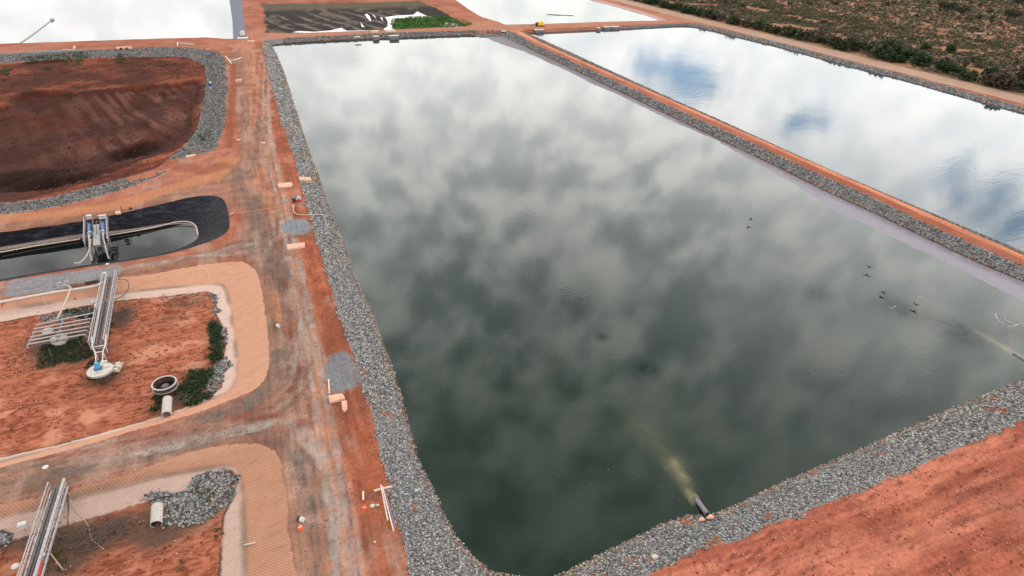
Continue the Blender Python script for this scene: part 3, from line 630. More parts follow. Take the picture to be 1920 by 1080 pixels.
# ---------------------------------------------------------------- water
def water_mat(name, body, ripple=.02, rscale=1.0, rough=.02, plume=False, rdir=(1, 1)):
    m = bpy.data.materials.new(name); m.use_nodes = True; nt = m.node_tree; nt.nodes.clear(); b = NB(nt)
    p = b.n('ShaderNodeBsdfPrincipled'); o = b.n('ShaderNodeOutputMaterial'); nt.links.new(p.outputs[0], o.inputs[0])
    g = b.n('ShaderNodeNewGeometry').outputs['Position']
    c = b.mix(b.ss(b.noise(g, .035, 4, .6), .35, .7), body, tuple(x * .75 for x in body))
    if plume:
        pn = b.noise(g, .55, 5, .7, .8)
        f = b.m('MULTIPLY', b.attr('plume'), b.lin(pn, .25, .75, .35, 1.25))
        c = b.mix(f, c, (.24, .215, .11))
        c = b.mix(b.m('MULTIPLY', b.attr('weed'), b.lin(pn, .3, .7, .5, 1.2)), c, (.002, .010, .006))
    b.put(p.inputs['Base Color'], c)
    p.inputs['Roughness'].default_value = rough; p.inputs['IOR'].default_value = 1.333; p.inputs['Specular IOR Level'].default_value = .5
    if plume: b.put(p.inputs['Specular IOR Level'], b.m('SUBTRACT', .5, b.m('MULTIPLY', b.m('MULTIPLY', b.attr('weed'), b.lin(pn, .3, .7, .3, 1.1)), .36)))
    patch = b.ss(b.noise(g, .03, 3, .55), .40, .66, .25, 1.0)
    h = b.m('ADD', b.noise(b.scale(g, rdir[0], rdir[1], 1), rscale, 3, .6), b.m('MULTIPLY', b.noise(b.scale(g, rdir[0], rdir[1], 1), rscale * .25, 2, .5), 1.2))
    h = b.m('MULTIPLY', h, patch)
    if plume:
        h = b.m('ADD', h, b.m('MULTIPLY', b.attr('rings'), .7))
    b.put(p.inputs['Normal'], b.bump(h, 1.0, ripple))
    return m
def water_sheet(name, P_, z, m, pad, step, attrs=None):
    x0, y0 = P_.min(0) - pad; x1, y1 = P_.max(0) + pad
    xs_ = np.linspace(x0, x1, max(2, int((x1 - x0) / step))); ys_ = np.linspace(y0, y1, max(2, int((y1 - y0) / step)))
    X_, Y_ = np.meshgrid(xs_, ys_); s_ = sdist(P_, X_, Y_); n_ = len(xs_)
    ok = s_ > -pad; i_ = (np.arange(len(ys_) - 1)[:, None] * n_ + np.arange(n_ - 1)[None, :]).ravel()
    F_ = np.stack([i_, i_ + 1, i_ + 1 + n_, i_ + n_], 1); k = ok.ravel()[F_].any(1); F_ = F_[k]
    used = np.unique(F_); mp = np.zeros(X_.size, int); mp[used] = np.arange(len(used))
    V_ = np.stack([X_.ravel(), Y_.ravel(), np.full(X_.size, z)], 1)[used]
    at2 = {k2: f(V_[:, 0], V_[:, 1]) for k2, f in (attrs or {}).items()}
    o = mesh_np(name, V_, mp[F_], m, None, at2); o['kind'] = 'structure'; return o
def f_plume(x, y):
    L = poly([(1302, 935), (1285, 905), (1262, 868)], ZA); L2 = poly([(1262, 868), (1238, 835), (1200, 800)], ZA)
    L3 = poly([(1925, 675), (1880, 650), (1830, 622), (1740, 575)], ZA); L4 = poly([(1925, 675), (1880, 650), (1830, 622)], ZA)
    d1 = pdist(L, x, y); d2 = pdist(L2, x, y); q = np.array(at(1302, 935, ZA)); r = np.hypot(x - q[0], y - q[1])
    w = .24 + r * .085
    return np.clip(np.exp(-(d1 / w) ** 2) * np.exp(-r / 7.) * 1.15 + .22 * np.exp(-(d2 / (.9 + r * .10)) ** 2) * np.exp(-r / 14) + .55 * np.exp(-(pdist(L4, x, y) / .55) ** 2) + .10 * np.exp(-(pdist(L3, x, y) / 2.4) ** 2), 0, 1)
def f_weed(x, y):
    r = 0 * x
    for px, py, s, a in [(1219, 696, 1.5, 1.6), (1128, 632, .9, 1.1), (1535, 553, 2.2, .6), (1490, 492, 2.5, .3), (1690, 580, 3.5, .7), (1790, 615, 3.5, .9), (1825, 640, 2.5, .5), (1610, 762, 2.5, .5), (1135, 768, .9, .5), (1915, 625, 4, .7), (1540, 545, 3, .3), (1650, 560, 3, .4), (1770, 690, 2.2, .4)]:
        q = at(px, py, ZA); r = r + a * np.exp(-((x - q[0]) ** 2 + (y - q[1]) ** 2) / (s * s))
    return np.clip(r, 0, 1)
def f_rings(x, y):
    r = 0 * x
    for px, py, s in [(1790, 580, 5.0), (1835, 590, 3.0), (1880, 548, 1.6)]:
        q = at(px, py, ZA); d = np.hypot(x - q[0], y - q[1]); r = r + np.sin(d * 5) * np.exp(-((d - s * .7) / (s * .5)) ** 2) * .35
    return r
M_wA = water_mat('green_water', (.0085, .0200, .0125), .0045, 1.6, .045, True)
M_wB = water_mat('blue_grey_water', (.030, .048, .062), .012, 1.1, .03, False, (.5, 1.6))
M_wC = water_mat('milky_water', (.05, .07, .04), .01, .8, .05)
M_wD = water_mat('pale_water', (.06, .05, .06), .01, .8, .05)
M_wG = water_mat('dark_water', (.004, .007, .006), .004, 1.2, .02)
water_sheet('main_pond_water', PA_W, ZA, M_wA, 1.6, .8, {'plume': f_plume, 'weed': f_weed, 'rings': f_rings})
water_sheet('second_pond_water', PB_W, ZB, M_wB, 1.0, 6.0)
water_sheet('white_pond_water', PC_W, -.8, M_wC, .5, 4.0)
water_sheet('pale_pond_water', PD_W, -1.2, M_wD, .5, 4.0)
water_sheet('lined_pond_water', PG_W, ZG, M_wG, .5, 1.5)
M_pud = water_mat('puddle_water', (.45, .42, .40), .004, 1, .03)
for q in E_wet:
    o = mesh_np('puddle_water', *(lambda V, n: (V, [[0, i, i + 1] for i in range(1, n - 1)]))(np.column_stack([q, np.full(len(q), -.74)]), len(q)), M_pud); o['kind'] = 'structure'
    bm = bmesh.new(); vs = [bm.verts.new((*p, -.70)) for p in q]; bm.faces.new(vs); bmesh.ops.triangulate(bm, faces=bm.faces); bm.to_mesh(o.data); bm.free()
#@@OBJECTS
# ---------------------------------------------------------------- rock armour
def rock_proto(seed, sub=1):
    bm = bmesh.new(); bmesh.ops.create_icosphere(bm, subdivisions=1, radius=.5); r = random.Random(seed)
    for v in bm.verts:
        v.co *= r.uniform(.68, 1.2); v.co.z *= .72; v.co.x *= r.uniform(.9, 1.15)
    V = np.array([v.co[:] for v in bm.verts]); F = np.array([[v.index for v in f.verts] for f in bm.faces]); bm.free(); return V, F
def octa(seed):
    r = random.Random(seed); V = np.array([[.5, 0, 0], [-.5, 0, 0], [0, .5, 0], [0, -.5, 0], [0, 0, .4], [0, 0, -.4]]) * np.array([[r.uniform(.7, 1.25)] for _ in range(6)])
    return V, np.array([[0, 2, 4], [2, 1, 4], [1, 3, 4], [3, 0, 4], [2, 0, 5], [1, 2, 5], [3, 1, 5], [0, 3, 5]])
PROTO_F = [rock_proto(i) for i in range(6)]; PROTO_C = [octa(i) for i in range(6)]
def scatter(name, pts, sizes, cols, protos, lift=.12, flat=1.0, mat_=None, tilt=.5, zadd=None):
    """rocks of one rubble bank in one mesh"""
    n = len(pts); Vs = []; Fs = []; Cs = []; off = 0
    z, _ = terrain(pts[:, 0][None, :].copy(), pts[:, 1][None, :].copy()); z = z[0]
    kind = RNG.integers(0, len(protos), n)
    for k in range(len(protos)):
        I = np.where(kind == k)[0]
        if not len(I): continue
        V, F = protos[k]; m = len(I); nv = len(V)
        a = RNG.random(m) * 6.283; t = (RNG.random(m) - .5) * 2 * tilt; ca, sa, ct, st_ = np.cos(a), np.sin(a), np.cos(t), np.sin(t)
        S = sizes[I][:, None, None] * RNG.uniform(.75, 1.25, (m, 1, 3)); W_ = V[None] * S
        x = W_[..., 0]; y = W_[..., 1] * ct[:, None] - W_[..., 2] * st_[:, None]; zz_ = W_[..., 1] * st_[:, None] + W_[..., 2] * ct[:, None]
        xx = x * ca[:, None] - y * sa[:, None] + pts[I, 0][:, None]; yy = x * sa[:, None] + y * ca[:, None] + pts[I, 1][:, None]
        zz_ = zz_ * flat + (z[I] + sizes[I] * lift + (zadd[I] if zadd is not None else 0))[:, None]
        Vs.append(np.stack([xx, yy, zz_], -1).reshape(-1, 3)); Fs.append((F[None] + (np.arange(m) * nv)[:, None, None] + off).reshape(-1, 3)); off += m * nv
        Cs.append(np.repeat(cols[I], nv, 0))
    return mesh_np(name, np.concatenate(Vs), np.concatenate(Fs), mat_ or M_rock, None, None, {'tint': np.concatenate(Cs)})
def rock_cols(p, dusty=.12, bright=1.0):
    n = len(p); v = RNG.random(n); g = (.085 + .43 * v ** 1.5) * bright; c = np.stack([g * 1.01, g, g * .99], 1)
    warm = RNG.random(n) < dusty; c[warm] = np.stack([g * 1.25 + .05, g * .95 + .02, g * .72 + .01], 1)[warm]
    rd = fbm(p[:, 0], p[:, 1], 2.6, 5) > .73; k = rd & (RNG.random(n) < .6); c[k] = np.array([.34, .13, .07]) * (.7 + .6 * RNG.random((k.sum(), 1)))
    return c
def region(fn, x0, x1, y0, y1, dens):
    n = int((x1 - x0) * (y1 - y0) * dens); p = np.column_stack([RNG.uniform(x0, x1, n), RNG.uniform(y0, y1, n)]); return p[fn(p)]
def bank(name, label, fn, boxes, size, dusty=.12, bright=1.0, edge=None):
    P_ = []; S_ = []; 
    for (x0, x1, y0, y1, d, s) in boxes:
        q = region(fn, x0, x1, y0, y1, d); P_.append(q); S_.append(RNG.uniform(.65, 1.35, len(q)) * s)
    p = np.concatenate(P_); s = np.concatenate(S_); c = rock_cols(p, dusty, bright)
    if edge is not None:
        d = edge(p); k = (d < .7) & (RNG.random(len(p)) < .4); g = RNG.random(k.sum())[:, None]; c[k] = np.array([[.36, .26, .18]]) * (.4 + .8 * g)
    near = np.concatenate([q for q in [p]]); o = scatter(name, p, s, c, PROTO_F if size == 'fine' else PROTO_C)
    tag(o, label, 'rocks', None, 'stuff'); return o
def wobn(p, s=.9): return (fbm(p[:, 0], p[:, 1], 1.3, 6) - .5) * s * 2
def inA(p):
    x, y = p[:, 0], p[:, 1]; o = sdist(PA_O, x, y) + wobn(p); t = sdist(PA_W, x, y); return (o > .0) & (t < .25)
def inAberm(p):
    x, y = p[:, 0], p[:, 1]; o = sdist(PA_O, x, y) + wobn(p, .3); t = sdist(PA_T, x, y) + wobn(p, .15); return (o > 0) & (t < 0.1)
def eA(p): return -sdist(PA_W, p[:, 0], p[:, 1])
bank('rubble_bank', 'grey broken rock bank between the main road and the green pond', lambda p: inA(p) & (p[:, 0] < 16),
     [(3, 17, 26, 60, 42, .20), (3, 14, 60, 100, 30, .24), (3, 12, 100, 180, 16, .32), (3, 14, 180, 304, 8, .45)], 'fine', .12, 1.0, eA)
bank('rubble_bank', 'grey broken rock bank along the near end of the green pond', lambda p: inA(p) & (p[:, 0] >= 16),
     [(16, 60, 24, 38, 40, .20), (60, 95, 24, 40, 24, .26)], 'fine', .14, 1.0, eA)
bank('rubble_bank', 'grey rock bank between the orange berm track and the pale shelf', inAberm,
     [(108, 122, 40, 110, 15, .32), (108, 122, 110, 180, 10, .40), (108, 125, 180, 303, 6, .5)], 'fine', .1, .85)
def inTop(p):
    x, y = p[:, 0], p[:, 1]; return (sdist(PA_O, x, y) > 0) & (sdist(PA_W, x, y) < .3)
bank('rubble_bank', 'thin dark rock edging along the far end of the green pond', inTop, [(14, 112, 296, 315, 7, .55)], 'coarse', .1, .8)
def inB(p):
    x, y = p[:, 0], p[:, 1]; return (sdist(PB_O, x, y) + wobn(p, .25) > .25) & (sdist(PB_W, x, y) < .3)
bank('rubble_bank', 'thin rock edging of the blue pond beside the berm track', lambda p: inB(p) & (p[:, 0] < 126),
     [(117, 126, 45, 140, 10, .30), (117, 126, 140, 304, 5, .42)], 'coarse', .45, .7)
bank('rubble_bank', 'grey rock edging of the blue pond beside the far sandy road', lambda p: inB(p) & (p[:, 0] > 210), [(216, 232, 90, 304, 7, .5)], 'coarse', .15, 1.0)
bank('rubble_bank', 'rock edging of the blue pond along its far end', lambda p: inB(p) & (p[:, 0] >= 126) & (p[:, 0] < 216), [(126, 216, 290, 312, 7, .5)], 'coarse', .15, .8)
def inP(p):
    x, y = p[:, 0], p[:, 1]; return (sdist(PP_O, x, y) + wobn(p, 1.2) > .3) & (sdist(PP_I, x, y) + wobn(p, 1.0) < .4) & (sdist(P_X, x, y) + wobn(p, 1.5) < 0)
bank('rubble_bank', 'grey broken rock border around the dark red pit', inP, [(-90, -6, 120, 200, 8, .38), (-115, -6, 200, 300, 5, .50)], 'coarse', .12, .66)
def blobs(pts, z, wob=.8):
    Q = poly(pts, z)
    return (lambda p: sdist(Q, p[:, 0], p[:, 1]) + wobn(p, wob) > 0), Q
for lab, pts, z, d, s in [('dark grey rock spill in the corner of the netted basin', [(361,898),(385,885),(420,881),(444,893),(438,925),(420,955),(425,970),(408,962),(372,985),(340,990),(300,975),(285,955),(284,935),(262,940),(285,922),(330,930),(352,920)], ZI, 60, .24),
                          ('grey rock spill beside the weeds at the east edge of the red basin', [(400,682),(425,668),(434,686),(418,702),(414,722),(396,740),(385,720)], ZH, 45, .26),
                          ('small grey stones at the north-east corner of the red basin', [(395,547),(408,560),(410,585),(402,580)], ZH, 40, .26),
                          ('small grey stone patch on the right rim of the red basin', [(413,612),(425,614),(422,640),(414,650)], ZH, 40, .26),
                          ('dark stones under the pipe manifold', [(72,590),(120,586),(175,575),(172,590),(120,600),(75,606)], ZH, 35, .28),
                          ('grey stones at the left edge of the netted basin', [(-5,1000),(14,1003),(20,1016),(0,1022)], ZI, 45, .26)]:
    fn, Q = blobs(pts, z); x0, y0 = Q.min(0) - 1; x1, y1 = Q.max(0) + 1
    p = region(fn, x0, x1, y0, y1, d); o = scatter('rock_spill', p, RNG.uniform(.6, 1.4, len(p)) * s, rock_cols(p, .08, .8), PROTO_F); tag(o, lab, 'rocks', None, 'stuff')
# loose stones along the dirt edges
def loose(p):
    x, y = p[:, 0], p[:, 1]; o = sdist(PA_O, x, y); return (o < 0) & (o > -1.6) & (RNG.random(len(p)) < np.exp(o * 1.6))
p = np.concatenate([region(loose, 1, 12, 28, 110, 5), region(loose, 8, 80, 18, 36, 6)])
c = np.array([[.55, .38, .28]]) * RNG.uniform(.4, 1.1, (len(p), 1)); tag(scatter('loose_stones', p, RNG.uniform(.08, .24, len(p)), c, PROTO_C, .3), 'scattered pinkish stones along the red dirt edge', 'stones', None, 'stuff')
def loose2(p): return (sdist(PA_O, p[:, 0], p[:, 1]) < -.8) & (fbm(p[:, 0], p[:, 1] * 2, 4, 3) > .48)
p = region(loose2, 8, 80, 12, 32, 4.5)
c = np.where(RNG.random((len(p), 1)) < .5, np.array([[.6, .42, .32]]), np.array([[.14, .04, .025]])) * RNG.uniform(.6, 1.1, (len(p), 1)); tag(scatter('loose_clods', p, RNG.uniform(.04, .20, len(p)) ** 1.0, c, PROTO_C, .3), 'clods and pebbles on the red embankment', 'clods', None, 'stuff')
def yardf(p):
    x, y = p[:, 0], p[:, 1]; z_, A_ = terrain(x[None].copy(), y[None].copy())
    return (np.maximum.reduce([A_['oA'], A_['oP'], A_['oG'], A_['oH'], A_['oI']])[0] < -.1) & (fbm(x * 1.6, y * .5, 3, 2) > .52)
p = region(yardf, -34, 6, 36, 130, 6)
c = np.where(RNG.random((len(p), 1)) < .5, np.array([[.50, .34, .25]]), np.array([[.13, .08, .06]])) * RNG.uniform(.5, 1.1, (len(p), 1)); tag(scatter('loose_gravel', p, RNG.uniform(.03, .13, len(p)), c, PROTO_C, .25), 'loose grit and pebbles on the dirt roads', 'gravel', None, 'stuff')
def floorf(p): return (np.maximum(sdist(PH_I, p[:, 0], p[:, 1]), sdist(PI_I, p[:, 0], p[:, 1])) > .3) & (fbm(p[:, 0], p[:, 1], 3, 2) > .45)
p = region(floorf, -36, -6, 34, 100, 2.2)
c = np.where(RNG.random((len(p), 1)) < .35, np.array([[.55, .36, .26]]), np.array([[.22, .06, .03]])) * RNG.uniform(.6, 1.1, (len(p), 1)); tag(scatter('loose_clods', p, RNG.uniform(.08, .28, len(p)), c, PROTO_C, .25), 'clods and pebbles on the basin floors', 'clods', None, 'stuff')
def pitf(p): return sdist(PP_I, p[:, 0], p[:, 1]) > .5
p = region(pitf, -90, -12, 150, 270, .3); c = np.array([[.12, .05, .035]]) * RNG.uniform(.2, 1.5, (len(p), 1)) ** 1.3; tag(scatter('loose_clods', p, RNG.uniform(.15, .55, len(p)), c, PROTO_C, .2), 'clods on the slopes of the dark red pit', 'clods', None, 'stuff')

# ---------------------------------------------------------------- vegetation
def tuft_proto(seed, n=14, h=1.0):
    r = random.Random(seed); V = []; F = []
    for i in range(n):
        a = r.uniform(0, 6.28); e = r.uniform(.1, 1.2); rad = r.uniform(.15, .5)
        c = Vector((math.cos(a) * rad * math.cos(e * .6), math.sin(a) * rad * math.cos(e * .6), r.uniform(.05, .55) * h)); s = r.uniform(.10, .22)
        q = Quaternion(Vector((r.gauss(0, 1), r.gauss(0, 1), r.gauss(0, 1))).normalized(), r.uniform(0, 3))
        k = len(V)
        for u in ((-1, -.6, 0), (1, -.6, 0), (0, 1.1, 0)): V.append(c + q @ (Vector(u) * s))
        F.append((k, k + 1, k + 2))
    return np.array(V), np.array(F)
T_LOW = [tuft_proto(i, 16) for i in range(6)]; T_GRASS = [tuft_proto(50 + i, 10, 1.1) for i in range(4)]
def green_cols(n, base_, var=.4): return np.array([base_]) * RNG.uniform(1 - var, 1 + var, (n, 1)) * RNG.uniform(.85, 1.15, (n, 3))
def scr_f(p): 
    x, y = p[:, 0], p[:, 1]
    return (fbm(x, y, 9, 2) > .40 - .15 * (x > 300)) & (x > 237 + 2 * fbm(x, y, 3, 1)) 
vis = lambda p: p[:, 0] < 240 + (p[:, 1] - 60) * 1.15
p = region(lambda p: scr_f(p) & vis(p), 236, 330, 120, 430, .42); p2 = region(lambda p: scr_f(p) & vis(p), 330, 620, 180, 520, .22)
p = np.concatenate([p, p2]); n = len(p); k = RNG.random(n)
c = np.where(k[:, None] < .55, green_cols(n, (.105, .105, .058)), np.where(k[:, None] < .8, green_cols(n, (.125, .080, .055)), green_cols(n, (.06, .075, .035))))
o = scatter('low_scrub', p, RNG.uniform(.8, 2.3, n), c, T_LOW, 0, .9, M_leaf, .15); tag(o, 'low olive and brown scrub covering the sandy land beyond the ponds', 'scrub', None, 'stuff')
# weeds in basins
def weeds(lab, polys, dens, s, col_):
    P_ = []
    for pts, z in polys:
        fn, Q = blobs(pts, z, 1.2); x0, y0 = Q.min(0) - 1; x1, y1 = Q.max(0) + 1; P_.append(region(fn, x0, x1, y0, y1, dens))
    p = np.concatenate(P_); o = scatter('green_weeds', p, RNG.uniform(.5, 1.4, len(p)) * s, green_cols(len(p), col_, .5), T_GRASS, 0, .8, M_leaf, .2); tag(o, lab, 'weeds', None, 'stuff')
weeds('dark green weeds around and below the pipe manifold', [([(75,650),(160,628),(170,655),(165,672),(120,682),(80,690)], ZH), ([(128,582),(180,575),(172,600),(130,592)], ZH), ([(162,665),(205,668),(214,690),(205,708),(165,712)], ZH)], 24, .42, (.030, .050, .018))
weeds('green weeds beside the walkway in the red basin', [([(205,600),(215,612),(212,628),(200,625)], ZH)], 22, .42, (.035, .055, .02))
weeds('dark green shrubs along the right edge of the red basin', [([(398,600),(410,612),(412,630),(405,645),(394,640)], ZH), ([(396,652),(415,648),(418,672),(400,684),(390,675)], ZH), ([(335,722),(370,690),(392,688),(392,715),(372,735),(400,742),(345,765),(330,742)], ZH), ([(288,745),(308,752),(306,772),(288,772)], ZH)], 20, .62, (.025, .050, .016))
weeds('green tufts in the netted basin', [([(345,1058),(362,1052),(360,1078),(345,1080)], ZI), ([(410,990),(416,985),(414,1005),(408,1008)], ZI), ([(385,925),(405,922),(400,945),(385,945)], ZI), ([(85,1050),(110,1040),(118,1068),(92,1074)], ZI)], 8, .4, (.05, .075, .025))
weeds('sparse green weeds on the rocks along the pit', [([(40,108),(130,100),(165,100),(150,112),(90,112),(45,116)], -.3), ([(0,128),(22,126),(20,138),(0,140)], -.6), ([(75,123),(95,121),(92,130),(78,131)], -.6), ([(215,105),(235,103),(232,115),(216,116)], -.6), ([(375,255),(395,245),(392,262),(372,270)], -.5), ([(120,112),(160,108),(150,120),(125,120)], -.5)], 1.6, .9, (.05, .08, .03))
weeds('bright green reeds on the drying mud pond', [([(737,36),(733,46),(739,56),(800,56),(862,53),(886,50),(866,40),(842,31),(800,31)], -.8)], .55, 1.6, (.055, .13, .022))

def bush_mesh(name, seed, nleaf=420, lobes=7, col_=(.05, .07, .03)):
    """crown of small leaf faces gathered in clumps"""
    r = random.Random(seed); L = [(Vector((r.uniform(-.8, .8), r.uniform(-.8, .8), r.uniform(.5, 1.25))), r.uniform(.45, .85)) for _ in range(lobes)]
    V = []; F = []; C_ = []
    for i in range(nleaf):
        c0, R_ = r.choice(L); d = Vector((r.gauss(0, 1), r.gauss(0, 1), r.gauss(0, 1))).normalized() * R_ * r.uniform(.5, 1.08); c = c0 + d
        if c.z < .05: c.z = r.uniform(.05, .3)
        s = r.uniform(.09, .2); q = Quaternion(Vector((r.gauss(0, 1), r.gauss(0, 1), r.gauss(0, 1))).normalized(), r.uniform(0, 3)); k = len(V)
        for u in ((-1, -.6, 0), (1, -.6, 0), (.5, 1.1, .1), (-.5, 1.0, 0)): V.append(c + q @ (Vector(u) * s))
        F.append((k, k + 1, k + 2, k + 3)); g = r.uniform(.6, 1.45); C_ += [[col_[0] * g * r.uniform(.9, 1.1), col_[1] * g, col_[2] * g]] * 4
    me_o = mesh_np(name, V, F, M_leaf, None, None, {'tint': np.array(C_)}); return me_o
def stem_mb(seed, h=.9):
    r = random.Random(seed); m = MB()
    for i in range(4):
        a = r.uniform(0, 6.28); m.cyl((0, 0, -.1), (math.cos(a) * .45, math.sin(a) * .45, h), .06, .02, 6)
    return m
M_bark = mat('bark', (.12, .09, .065), .9, 0, .3, 4)
VAR = [('dark_bush', (.030, .052, .018), 'dark green rounded bush in the row beside the far sandy road'), ('olive_bush', (.075, .080, .040), 'olive green bush in the row beside the far sandy road'), ('brown_bush', (.085, .062, .045), 'greyish brown dry bush in the row beside the far sandy road')]
protos = []
for i in range(6):
    nm, cc, lab = VAR[[0, 1, 0, 2, 0, 1][i]]; e = empty('bush', (0, 0, -50), lab, 'bush', 'bushes beside the far road')
    fo = bush_mesh('foliage', 100 + i, 430, 8, cc); fo.parent = e; stem_mb(i).build('stem', M_bark, e); protos.append(e)
used = set()
def put_copy(pr, loc, rz, s, label=None, group=None):
    if pr not in used: o = pr; used.add(pr)
    else:
        o = pr.copy(); COL.objects.link(o)
        for ch in pr.children: c_ = ch.copy(); COL.objects.link(c_); c_.parent = o
    o.location = loc; o.rotation_euler = (0, 0, rz); o.scale = (s, s, s * random.uniform(.8, 1.05))
    if label: o['label'] = label
    if group: o['group'] = group
    return o
row = []
for (px, py) in [(1185,2),(1200,6),(1215,7),(1232,8),(1246,14),(1258,17),(1270,18),(1284,24),(1296,26),(1308,30),(1320,33),(1333,37),(1345,40),(1358,44),(1372,46),(1386,50),(1398,52),(1422,54),(1440,59),(1455,62),(1476,66),(1488,70),(1502,74),(1515,68),(1530,78),(1545,80),(1618,88),(1632,95),(1645,103),(1657,110),(1670,115),(1690,115),(1700,103),(1662,93),(1685,98),(1710,108),(1725,120),(1738,118),(1762,132),(1778,134),(1795,138),(1800,150),(1815,160),(1826,165),(1862,150),(1880,155),(1900,165),(1915,150),(1925,168),(1560,86),(1575,93),(1735,90),(1780,95),(1845,168),(1600,92),(1640,86)]:
    x, y = at(px, py, 0); x = max(x, 238.5); row.append((x, y))
for i, (x, y) in enumerate(row):
    put_copy(protos[random.choice([0, 0, 1, 2, 2, 3, 4, 5])], (x, y, hz_at(x, y) - .1), random.uniform(0, 6.28), random.uniform(1.8, 3.2))
# scattered bushes farther out
outs = []
for i in range(110):
    x = RNG.uniform(245, 480); y = RNG.uniform(130, 430)
    if x > 235 + (y - 60) * 1.1: continue
    outs.append((x, y))
for i, (x, y) in enumerate(outs):
    v = random.choice([1, 5, 3, 1, 3, 0])
    put_copy(protos[v], (x, y, hz_at(x, y) - .1), random.uniform(0, 6.28), random.uniform(.9, 1.7), {1: 'olive green low bush out on the sandy scrubland', 5: 'olive green low bush out on the sandy scrubland', 3: 'brownish low bush out on the sandy scrubland', 0: 'dark green low bush out on the sandy scrubland'}[v], 'bushes scattered on the scrubland')
for i, (px, py, s, lab) in enumerate([(1770,28,3.4,'spreading olive tree near the top right, left of the others'), (1800,34,3.0,'spreading olive tree standing just right of the largest one'), (1895,42,3.3,'spreading tree with visible trunk at the right edge of the scrubland'), (1905,14,2.8,'dark tree at the far top right corner'), (1850,8,2.6,'dark tree at the top edge of the scrubland')]):
    x, y = at(px, py, 0); e = empty('scrub_tree', (x, y, hz_at(x, y)), lab, 'tree', 'trees on the scrubland')
    r = random.Random(i + 40); m = MB(); limbs = []
    m.cyl((0, 0, -.2), (.2, .1, 1.6), .32, .2, 8)
    for k in range(6):
        a = k * 1.05 + r.uniform(-.3, .3); tip = Vector((math.cos(a) * r.uniform(1.2, 2.4), math.sin(a) * r.uniform(1.2, 2.4), r.uniform(3, 4.4))); limbs.append(tip); m.cyl((.2, .1, 1.5), tip, .14, .04, 6)
    m.build('trunk', M_bark, e)
    V = []; F = []; C_ = []
    for k in range(1500):
        c0 = r.choice(limbs); d = Vector((r.gauss(0, .75), r.gauss(0, .75), r.gauss(0, .42))); c = c0 + d; q = Quaternion(Vector((r.gauss(0, 1), r.gauss(0, 1), r.gauss(0, 1))).normalized(), r.uniform(0, 3)); s_ = r.uniform(.12, .26); j = len(V)
        for u in ((-1, -.6, 0), (1, -.6, 0), (.5, 1.1, .1), (-.5, 1.0, 0)): V.append(c + q @ (Vector(u) * s_))
        F.append((j, j + 1, j + 2, j + 3)); g = r.uniform(.55, 1.4); C_ += [[.062 * g, .062 * g, .034 * g]] * 4
    mesh_np('crown', V, F, M_leaf, e, None, {'tint': np.array(C_)}); e.scale = (s / 2.2,) * 3

# ---------------------------------------------------------------- things
def V3(px, py, z): return at3(px, py, z)
def single(mb, name, m, label, cat_, group=None, smooth=True):
    o = mb.build(name, m, None, smooth); c = Vector((0, 0, 0))
    bb = [Vector(v.co) for v in o.data.vertices]; mn = Vector([min(v[i] for v in bb) for i in range(3)]); mx = Vector([max(v[i] for v in bb) for i in range(3)])
    c = Vector(((mn.x + mx.x) / 2, (mn.y + mx.y) / 2, mn.z)); o.data.transform(Matrix.Translation(-c)); o.location = c
    return tag(o, label, cat_, group)

# walkway bridge of the red basin, its supports and rails
def walkway(p0, p1, w, zdeck, label, pipes=(), floor_z=-2.0, group=None, sides=(1, -1), heavy=None):
    a = Vector((*p0, 0)); b_ = Vector((*p1, 0)); d = (b_ - a); L = d.length; ang = math.atan2(d.y, d.x)
    e = empty('walkway', (a.x, a.y, zdeck), label, 'walkway', group, ang)
    m = MB()
    for s in (-1, 1): m.box((L / 2, s * w / 2, -.1), (L, .10, .22))
    n = int(L / 1.2)
    for i in range(n + 1): m.box((i * L / n, 0, -.12), (.08, w, .10))
    m.build('frame', M_galv, e)
    m = MB()
    for k in range(int(w / .14)): m.box((L / 2, -w / 2 + .1 + k * .14, .02), (L, .05, .03))
    for i in range(int(L / .5)): m.box((i * .5 + .2, 0, .005), (.04, w - .1, .03))
    m.build('deck_grating', M_galvd, e)
    for s in sides:
        m = MB(); r = .06 if heavy is None or s != heavy else .14
        m.cyl((0, s * w / 2, 1.05), (L, s * w / 2, 1.05), r, None, 8); m.cyl((0, s * w / 2, .55), (L, s * w / 2, .55), .035, None, 6)
        for i in range(n + 1): m.cyl((i * L / n, s * (w / 2 + .01), -.1), (i * L / n, s * (w / 2 + .01), 1.05), .035, None, 6)
        m.build('handrail', M_galv, e)
    for y, z, r in pipes:
        m = MB(); m.cyl((-.2, y, z), (L - .2, y, z), r, None, 12); m.build('pipe', M_galvd if r < .12 else M_galv, e, True)
    for i, t in enumerate((.45, .95)):
        m = MB()
        for s in (-1, 1):
            m.cyl((L * t, s * w * .45, -.1), (L * t, s * w * .45, floor_z - zdeck - .3), .09, None, 8)
        m.cyl((L * t, -w * .45, -1.2), (L * t, w * .45, -.4), .05, None, 6)
        m.build('support', M_galvd, e)
    return e
wa = at(208, 519, .3); wb = at(184, 651, .3)
wk = walkway(wa, wb, 1.7, .3, 'grey steel walkway from the lined pond track to the round white platform', [(-.55, .32, .16), (-.2, .28, .09), (.35, .28, .09)], -2.2)
